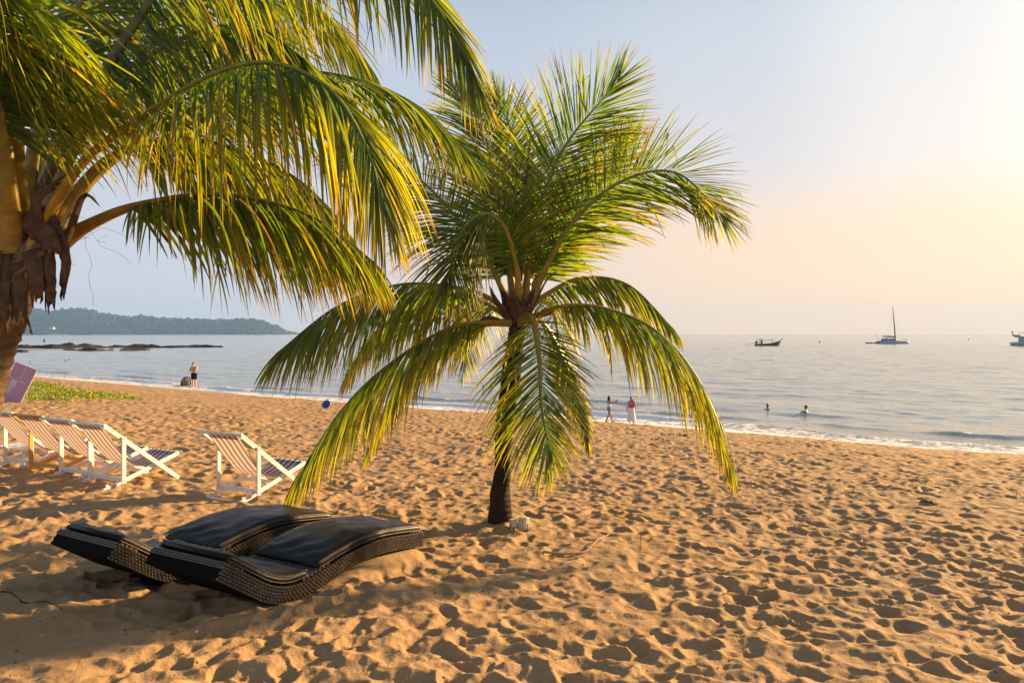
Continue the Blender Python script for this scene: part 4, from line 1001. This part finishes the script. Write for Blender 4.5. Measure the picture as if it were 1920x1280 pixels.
def shorts(t, k, V, a, pose, mat, ln, fl=1.0, name='shorts'):
    b = MB(); pel = a['pel']
    b.loft([[pel + V((math.cos(q) * rx * fl, math.sin(q) * ry * fl, z)) for q in np.linspace(0, 2 * math.pi, 17)[:-1]] for z, rx, ry in ((-.10, .145, .185), (0, .148, .185), (.07, .135, .172))])
    for s, kn in ((1, pose['kneeL']), (-1, pose['kneeR'])):
        hip = pel + V((0, s * a['hipw'], -.04)); e = hip.lerp(V(kn), ln); b.tube([hip, e], [.115 * k * fl, .098 * k * fl], 14)
    return remeshed(name, b, .014, mat, t, 4)
def long_hair(t, V, a, ln):
    b = MB(); h = a['head']
    b.ell(h + V((-.02, 0, .025)), V((.098, .09, .108)), 14, 10); cap(b, h + V((-.06, 0, 0)), h + V((-.085, 0, -ln)), V((.075, 0, 0)).x, V((.055, 0, 0)).x)
    for s in (-1, 1): cap(b, h + V((-.02, s * .07, -.02)), h + V((.03, s * .085, -ln * .8)), V((.032, 0, 0)).x, V((.025, 0, 0)).x)
    return remeshed('hair', b, .014, M['hair'], t, 4)
def to_cam(p, off=0): return math.atan2(-p.y, -p.x) + off
def stand(px, py):
    g = ground(px, py); g.z = max(gz(g.x, g.y), SEA - .02); return g

# shirtless man looking at his phone
g = stand(364, 726); hgt = 48.5 / F * g.y
pose = dict(kneeL=(.02, .11, .49), footL=(-.01, .12, 0), kneeR=(.02, -.11, .49), footR=(-.01, -.12, 0), elbowL=(.10, .27, 1.10), handL=(.27, .07, 1.16), elbowR=(.09, -.27, 1.10), handR=(.26, -.05, 1.15), fat=1.38, head=(.05, 0, -.03), lean=(.03, 0, 0), curl=.9)
t, k, V, a = person('shirtless man in black shorts looking down at his hands by the water at left', g, to_cam(g, -.75), hgt, pose, M['skin'], False)
shorts(t, k, V, a, pose, M['black_cloth'], .86, 1.12)
b = MB(); b.ell(a['head'] + V((-.02, 0, .03)), V((.096, .082, .10)), 14, 10); remeshed('hair', b, .014, M['hair'], t, 3)
MB().box(V((.37, .01, 1.21)), (.02 * k, .075 * k, .15 * k)).build('phone', M['black_plastic'], t)
# bags beside him
g2 = stand(349, 723); sc = g2.y / F; t = thing('backpack', 'dark and tan backpack slumped on the sand beside the shirtless man', 'backpack', g2, 0.3)
b = MB(); rings = []
for z, rx, ry, ox in ((0, 7, 5, 0), (4, 8, 5.5, 0), (9, 7, 5, .5), (14, 5, 4, 1.5), (18, 2.6, 2.2, 2.5)): rings.append([Vector((ox + math.cos(q) * rx * (1 + .1 * math.sin(3 * q)), math.sin(q) * ry, z)) * sc for q in np.linspace(0, 2 * math.pi, 17)[:-1]])
b.loft(rings); b.build('bag', M['khaki'], t, True)
MB().ell(Vector((1.2, -3.6, 12)) * sc, (2.6 * sc, 1.4 * sc, 4 * sc)).build('front_pocket', M['tan_cloth'], t, True)
for s in (-1, 1): MB().tube([Vector(p) * sc for p in ((s * 4 + 2, -3, 17), (s * 7, -4.5, 11), (s * 8.2, -4.2, 4), (s * 8, -1, 1))], 1.0 * sc, 8).build('strap', M['black_cloth'], t, True)
MB().tube([Vector(p) * sc for p in ((-6, -2, .6), (-12, -1, .9), (-18, 0, .7), (-21, 1, .4))], [1.4 * sc, 1.2 * sc, 1.0 * sc, .5 * sc], 8, sq=.6).build('trailing_towel', M['black_cloth'], t, True)
# woman photographing
g = stand(1142, 791); hgt = 50.0 / F * g.y
pose = dict(kneeL=(.13, .09, .50), footL=(.24, .09, 0), kneeR=(-.02, -.09, .50), footR=(-.22, -.09, .03), elbowL=(.22, .19, 1.25), handL=(.42, .10, 1.33), elbowR=(.20, -.22, 1.26), handR=(.46, -.20, 1.28), curl=.4)
t, k, V, a = person('woman in white top and denim shorts stepping along the shore, arms raised with a phone', g, R(4), hgt, pose, M['skin2'], True)
shorts(t, k, V, a, pose, M['denim'], .42); long_hair(t, V, a, .36)
b = MB(); b.loft([[c + V((math.cos(q) * (rx + .012), math.sin(q) * (ry + .012), 0)) for q in np.linspace(0, 2 * math.pi, 17)[:-1]] for c, rx, ry in a['tor'][1:4]]); b.build('top', M['white_cloth'], t, True)
MB().box(V((.50, .10, 1.42)), (.012, .08 * k, .16 * k)).build('phone', M['black_plastic'], t)
# woman in pink top
g = stand(1184, 794); hgt = 52.0 / F * g.y
pose = dict(kneeL=(.03, .10, .49), footL=(.0, .11, 0), kneeR=(.03, -.10, .49), footR=(.0, -.11, 0), elbowL=(.0, .27, 1.10), handL=(.14, .22, .94), elbowR=(-.02, -.26, 1.08), handR=(.0, -.27, .82), curl=.5)
t, k, V, a = person('woman in pink top, pale cardigan and long white skirt facing us at the shore', g, to_cam(g, .1), hgt, pose, M['skin'], True)
long_hair(t, V, a, .34)
b = MB(); b.loft([[c + V((math.cos(q) * (rx + .014), math.sin(q) * (ry + .014), 0)) for q in np.linspace(0, 2 * math.pi, 17)[:-1]] for c, rx, ry in a['tor'][1:5]]); b.build('top', M['pink_cloth'], t, True)
b = MB(); rings = []
for z, r in ((1.06, .145), (.98, .165), (.8, .19), (.6, .215), (.4, .25), (.22, .285)):
    rings.append([V((math.cos(q) * r * .85, math.sin(q) * r, z)) * (1) + V((math.cos(q), math.sin(q), 0)) * (.018 * math.sin(q * 9) * (1.06 - z) / .8) for q in np.linspace(0, 2 * math.pi, 49)[:-1]])
b.loft(rings, cap=False); b.build('skirt', M['white_cloth'], t, True)
b = MB()
for s, el, ha in ((1, pose['elbowL'], pose['handL']), (-1, pose['elbowR'], pose['handR'])):
    shd = a['chest'] + V((-.01, s * .165, .11)); chain(b, [shd, V(el), V(el).lerp(V(ha), .85)], [.07 * k, .058 * k, .05 * k]); cap(b, shd, a['chest'] + V((-.06, s * .10, -.32)), .06 * k, .07 * k)
remeshed('cardigan', b, .015, M['grey_cloth'], t, 4)
# woman in bikini, behind the fronds
g = stand(1068, 784); hgt = 49.0 / F * g.y
pose = dict(kneeL=(.08, .09, .50), footL=(.06, .09, 0), kneeR=(.0, -.09, .50), footR=(-.10, -.09, .02), elbowL=(.05, .28, 1.12), handL=(.20, .18, 1.22), elbowR=(.0, -.25, 1.08), handR=(.10, -.22, .90), curl=.5)
t, k, V, a = person('woman in dark bikini walking at the water edge behind the palm fronds', g, to_cam(g, .8), hgt, pose, M['skin'], True)
b = MB(); pel = a['pel']; b.loft([[pel + V((math.cos(q) * rx, math.sin(q) * ry, z)) for q in np.linspace(0, 2 * math.pi, 17)[:-1]] for z, rx, ry in ((-.10, .10, .10), (-.04, .138, .178), (.02, .136, .172))]); b.build('bikini_bottom', M['black_cloth'], t, True)
b = MB(); b.loft([[c + V((math.cos(q) * (rx + .012), math.sin(q) * (ry + .012), dz)) for q in np.linspace(0, 2 * math.pi, 17)[:-1]] for c, rx, ry, dz in ((a['chest'], .112, .158, -.09), (a['chest'], .12, .16, -.02), (a['chest'], .108, .162, .05))])
for s in (-1, 1): b.ell(a['chest'] + V((.088, s * .065, -.02)), (.062 * k,) * 3, 10, 6)
remeshed('bikini_top', b, .012, M['olive_cloth'], t, 2)
b = MB(); b.ell(a['head'] + V((-.02, 0, .03)), V((.096, .085, .10)), 14, 10); b.ell(a['head'] + V((-.09, 0, .09)), V((.045, .045, .045)), 10, 8); remeshed('hair', b, .014, M['hair'], t, 3)

# swimmers: head, neck and shoulders out of the water, arms under the surface
SW = MB(); SW.ell((0, 0, .20), (.095, .078, .118), 14, 10); SW.ell((.045, 0, .14), (.05, .05, .055), 10, 8); SW.ell((.10, 0, .18), (.016, .012, .02), 8, 6); cap(SW, (-.01, 0, .13), (-.02, 0, -.02), .05, .055)
for s in (-1, 1):
    SW.ell((-.005, s * .078, .19), (.016, .01, .03), 8, 6); chain(SW, [(-.02, s * .05, -.02), (-.02, s * .19, -.06), (.10, s * .36, -.08), (.28, s * .30, -.10)], [.055, .06, .04, .03])
SW.loft([[Vector((math.cos(q) * rx - .02, math.sin(q) * ry, z)) for q in np.linspace(0, 2 * math.pi, 17)[:-1]] for z, rx, ry in ((.0, .06, .09), (-.08, .10, .18), (-.35, .11, .15), (-.6, .12, .15))])
def swimmer(label, px, py, yaw, up=0.0, skin='skin2', first=[None]):
    g = sea_at(px, py); t = thing('swimmer', label, 'person', (g.x, g.y, SEA + .06 + up), yaw, 'swimmers in the sea')
    if first[0] is None:
        bd = remeshed('body', SW, .014, M['skin2'], t, 3); b = MB(); b.ell((-.018, 0, .225), (.098, .084, .105), 14, 10); hr = remeshed('hair', b, .016, M['hair'], t, 3); first[0] = (bd.data, hr.data)
    else:
        link('body', first[0][0], t); link('hair', first[0][1], t)
swimmer('swimmer with only head showing, left of the two out at the right', 1439, 768, R(200))
swimmer('swimmer with head and shoulders above water, right of the two out at the right', 1511, 774, R(150), .10)
swimmer('lone swimmer close to the leaning palm trunk at far left', 57, 681, R(20))
swimmer('left one of the two swimmers close together before the rocks', 123, 677, R(60))
swimmer('right one of the two swimmers close together before the rocks', 130, 676.5, R(200))
swimmer('left one of the two heads in the water just left of the small palm trunk', 906, 730, R(200))
swimmer('right one of the two heads in the water just left of the small palm trunk', 921, 730.5, R(160))
# small figure on the reef
g = sea_at(83, 653); g.z = SEA + 1.55
pose = dict(kneeL=(.02, .1, .49), footL=(0, .11, 0), kneeR=(.02, -.1, .49), footR=(0, -.11, 0), elbowL=(0, .27, 1.12), handL=(.05, .29, .87), elbowR=(0, -.27, 1.12), handR=(.05, -.29, .87))
t, k, V, a = person('tiny dark figure standing on top of the long reef', g, R(-60), 1.75, pose, M['skin2'], False); shorts(t, k, V, a, pose, M['black_cloth'], .8)
b = MB(); b.loft([[c + V((math.cos(q) * (rx + .014), math.sin(q) * (ry + .014), 0)) for q in np.linspace(0, 2 * math.pi, 17)[:-1]] for c, rx, ry in a['tor'][1:6]]); b.build('shirt', M['black_cloth'], t, True)

# ------------------------------------------------------------------ boats (local x = towards the bow)
def hull(mb, st, n=9):
    """stations: (x, half beam at the rail, rail height, keel depth)"""
    rings = []
    for x, hb, rl, kd in st:
        ring = []
        for j in range(n):
            u = j / (n - 1) * 2 - 1; s = abs(u); ring.append(Vector((x, math.copysign(hb * min(1, s ** .55), u) if s > 0 else 0, kd + (rl - kd) * s ** 2.2)))
        ring += [Vector((x, hb * .9 * (1 - 2 * j / 4), rl - .04)) for j in range(5)]
        rings.append(ring)
    mb.loft(rings)
g = sea_at(1440, 648); t = thing('longtail_boat', 'dark wooden longtail boat with upswept bow and flat canopy', 'boat', g, R(4))
b = MB(); hull(b, [(-5.3, .5, .75, .1), (-4.6, .85, .72, -.2), (-2, 1.05, .75, -.3), (1, 1.05, .95, -.3), (3.5, .7, 1.45, -.1), (4.6, .3, 1.95, .3)]); b.build('hull', M['hullwood'], t, True)
MB().tube([(4.2, 0, .6), (5.0, 0, 1.7), (5.5, 0, 2.5), (5.9, 0, 3.1)], [.28, .24, .18, .12], 8, sq=.7).build('bow_post', M['hullwood'], t, True)
b = MB(); b.loft([[Vector((x, y, z + .12 * (1 - (y / .95) ** 2))) for y in (-.95, -.5, 0, .5, .95)] + [Vector((x, y, z + .02)) for y in (.95, 0, -.95)] for x, z in ((-1.6, 2.05), (.2, 2.2), (1.9, 2.45))]); b.build('canopy', M['navy'], t)
for x, z in ((-1.4, 2.1), (1.6, 2.4)):
    for s in (-1, 1): MB().tube([(x, s * .85, .8), (x, s * .85, z)], .05, 6).build('canopy_post', M['alu'], t)
for x in (-3.2, -2.6):
    for s in (-1, 1): MB().tube([(x, s * .7, .7), (x, s * .7, 2.7)], .07, 6).build('stern_post', M['hullwood'], t)
MB().box((-3.4, 0, 2.68), (1.9, 1.5, .12)).build('stern_roof', M['navy'], t)
MB().box((-2.6, 0, 1.5), (.5, .8, 1.5)).build('helm_box', M['hullwood'], t)
b = MB(); b.loft([[Vector((x, y * s, z)) for y, z in ((-.4, .9), (.4, .9), (.25, zt), (-.25, zt))] for x, s, zt in ((-5.2, .5, 1.2), (-4.7, 1, 2.1), (-4.2, 1, 1.5))]); eng = b.build('engine', M['black_plastic'], t)
MB().tube([(-5.0, 0, 1.3), (-7.0, 0, .75), (-9.6, 0, .0)], [.07, .06, .05], 6).build('propeller_shaft', M['alu'], eng)
MB().tube([(3.2, .3, 1.4), (3.2, .3, 2.2)], .07, 6).build('bow_bitt', M['hullwood'], t)

g = sea_at(1671, 644.2); sc = g.y / F; t = thing('catamaran', 'sailing catamaran with bare mast and furled sail', 'sailboat', g, R(3))
for s in (-1, 1):
    b = MB(); hull(b, [(-6.9, .35, .35, .0), (-5.5, .75, .95, -.3), (-2, .85, 1.25, -.4), (2.5, .8, 1.2, -.4), (5.6, .5, 1.2, -.3), (6.7, .12, 1.25, -.1)]); b.v = [(x, y + s * 2.9, z) for x, y, z in b.v]; b.build('hull', M['gelcoat'], t, True)
MB().box((-1.2, 0, 1.15), (7.5, 5.2, .5)).build('bridge_deck', M['gelcoat'], t)
b = MB(); b.loft([[Vector((x, y * wy, z)) for y, z in ((-1, 1.35), (1, 1.35), (.85, zt), (-.85, zt))] for x, wy, zt in ((-2.6, 2.2, 2.55), (1.0, 2.2, 2.5), (2.0, 1.7, 1.6))]); cab = b.build('cabin', M['gelcoat'], t)
for s in (-1, 1): MB().box((-.6, s * 2.1, 2.0), (2.6, .3, .45)).build('cabin_window', M['smoke_glass'], cab)
for x in (-4.9, -3.0):
    for s in (-1, 1): MB().tube([(x, s * 2, 1.3), (x, s * 2, 2.75)], .06, 6).build('bimini_post', M['alu'], t)
MB().box((-3.9, 0, 2.78), (2.5, 4.4, .1)).build('bimini_top', M['gelcoat'], t)
mast = MB().tube([(2.0, 0, 1.6), (1.75, 0, 6), (1.3, 0, 11), (.85, 0, 17.2)], [.28, .26, .24, .16], 10).build('mast', M['alu'], t, True)
MB().tube([(1.9, -.9, 9.0), (1.35, 0, 9.2), (1.9, .9, 9.0)], .05, 6).build('spreader', M['alu'], mast)
MB().tube([(1.9, 0, 3.2), (-1.0, 0, 3.35), (-4.3, 0, 3.5)], [.30, .34, .2], 10).build('boom_and_furled_sail', M['navy'], t, True)
for a_, b_ in (((1.1, 0, 14), (6.4, 0, 1.3)), ((.95, 0, 15.5), (-.2, 3.0, 1.2)), ((.95, 0, 15.5), (-.2, -3.0, 1.2))): MB().tube([a_, b_], .03, 5).build('stay', M['alu'], t)
MB().tube([(6.3, -2.9, 1.2), (6.3, -2.9, 2.0), (6.3, 2.9, 2.0), (6.3, 2.9, 1.2)], .06, 6).build('bow_rail', M['alu'], t)
MB().tube([(-6.0, 1.5, 1.0), (-6.2, 1.5, 3.7)], .05, 6).build('stern_pole', M['alu'], t)
MB().box((-6.25, 1.5, 3.75), (.5, .2, .3)).build('wind_generator', M['alu'], t)
MB().ell((-5.2, -1.5, 1.7), (.45, .35, .65)).build('outboard_cover', M['navy'], t, True)

g = sea_at(1630, 644); t = thing('dinghy', 'small dark dinghy floating behind the catamaran', 'dinghy', g, R(-4))
for s in (-1, 1): MB().tube([(-1.5, s * .6, .25), (.6, s * .62, .28), (1.3, s * .4, .4), (1.65, 0, .55)], [.24, .24, .22, .2], 10).build('side_tube', M['navy'], t, True)
MB().box((-.2, 0, .12), (2.6, 1.0, .12)).build('floor', M['black_plastic'], t); MB().box((-1.45, 0, .45), (.12, 1.0, .5)).build('transom', M['navy'], t)

g = sea_at(1936, 648); t = thing('motor_yacht', 'pale motor yacht cut by the right edge of the picture', 'yacht', g, R(2))
b = MB(); hull(b, [(-8.2, 1.5, 1.1, -.1), (-7.0, 1.9, 1.5, -.5), (-2, 2.1, 1.6, -.6), (3, 1.9, 1.9, -.6), (7, .9, 2.4, -.3), (8.6, .1, 2.7, .2)]); b.build('hull', M['gelcoat'], t, True)
MB().tube([(-8.3, -.7, .3), (-7.6, -.7, 1.0), (-7.3, -.7, .3)], [.35, .5, .3], 8).build('outboard', M['black_plastic'], t, True)
b = MB(); b.loft([[Vector((x, y * 1.7, z)) for y, z in ((-1, 1.5), (1, 1.5), (.9, zt), (-.9, zt))] for x, zt in ((-4.6, 3.3), (1.5, 3.3), (3.6, 1.9))]); cab = b.build('cabin', M['gelcoat'], t)
for s in (-1, 1): MB().box((-1.2, s * 1.62, 2.6), (4.2, .12, .6)).build('cabin_window', M['smoke_glass'], cab)
b = MB(); b.loft([[Vector((x, y, z + dz)) for y, dz in ((-1.8, 0), (1.8, 0), (1.8, .45), (-1.8, .45))] for x, z in ((-6.9, 3.9), (-5.6, 3.2), (2.2, 3.3))]); b.build('flybridge_deck', M['gelcoat'], t)
MB().tube([(-6.6, 1.2, 4.1), (-7.2, 1.2, 4.9), (-7.1, 1.2, 5.5)], .14, 6).build('stern_mast', M['alu'], t); MB().box((-7.3, 1.2, 5.5), (.8, .3, .25)).build('light_bar', M['navy'], t)
MB().box((-1.6, 0, 5.05), (6.0, 3.2, .14)).build('flybridge_roof', M['navy'], t)
for x in (-4.0, 1.0):
    for s in (-1, 1): MB().tube([(x, s * 1.4, 3.6), (x, s * 1.4, 5.0)], .06, 6).build('roof_post', M['alu'], t)
for px, py, lab in ((1537, 642.0, 'tiny dark buoy between the longtail boat and the catamaran'), (1816, 637.0, 'tiny dark buoy far out between the catamaran and the yacht'), (1641, 645.2, None)):
    if not lab: continue
    g = sea_at(px, py); b = MB(); b.lathe([(.02, -.3), (.5, -.1), (.6, .2), (.42, .5), (.12, .7), (.1, 1.3), (.01, 1.35)], 12); o = b.build('buoy', M['buoy'], None, True); o.location = g; tag(o, lab, 'buoy', 'buoys at sea')

# ------------------------------------------------------------------ sunlit sea haze
t = NT('haze_air'); pv = t.n('ShaderNodeVolumePrincipled'); pv.inputs['Color'].default_value = (.28, .52, 1.0, 1); pv.inputs['Density'].default_value = .000145; pv.inputs['Anisotropy'].default_value = .15
t.l(pv.outputs[0], t.o.inputs['Volume'])
b = MB(); b.box((0, 2050, 75), (9600, 4800, 170)); o = b.build('haze', t.m); o['kind'] = 'stuff'; o.display_type = 'WIRE'
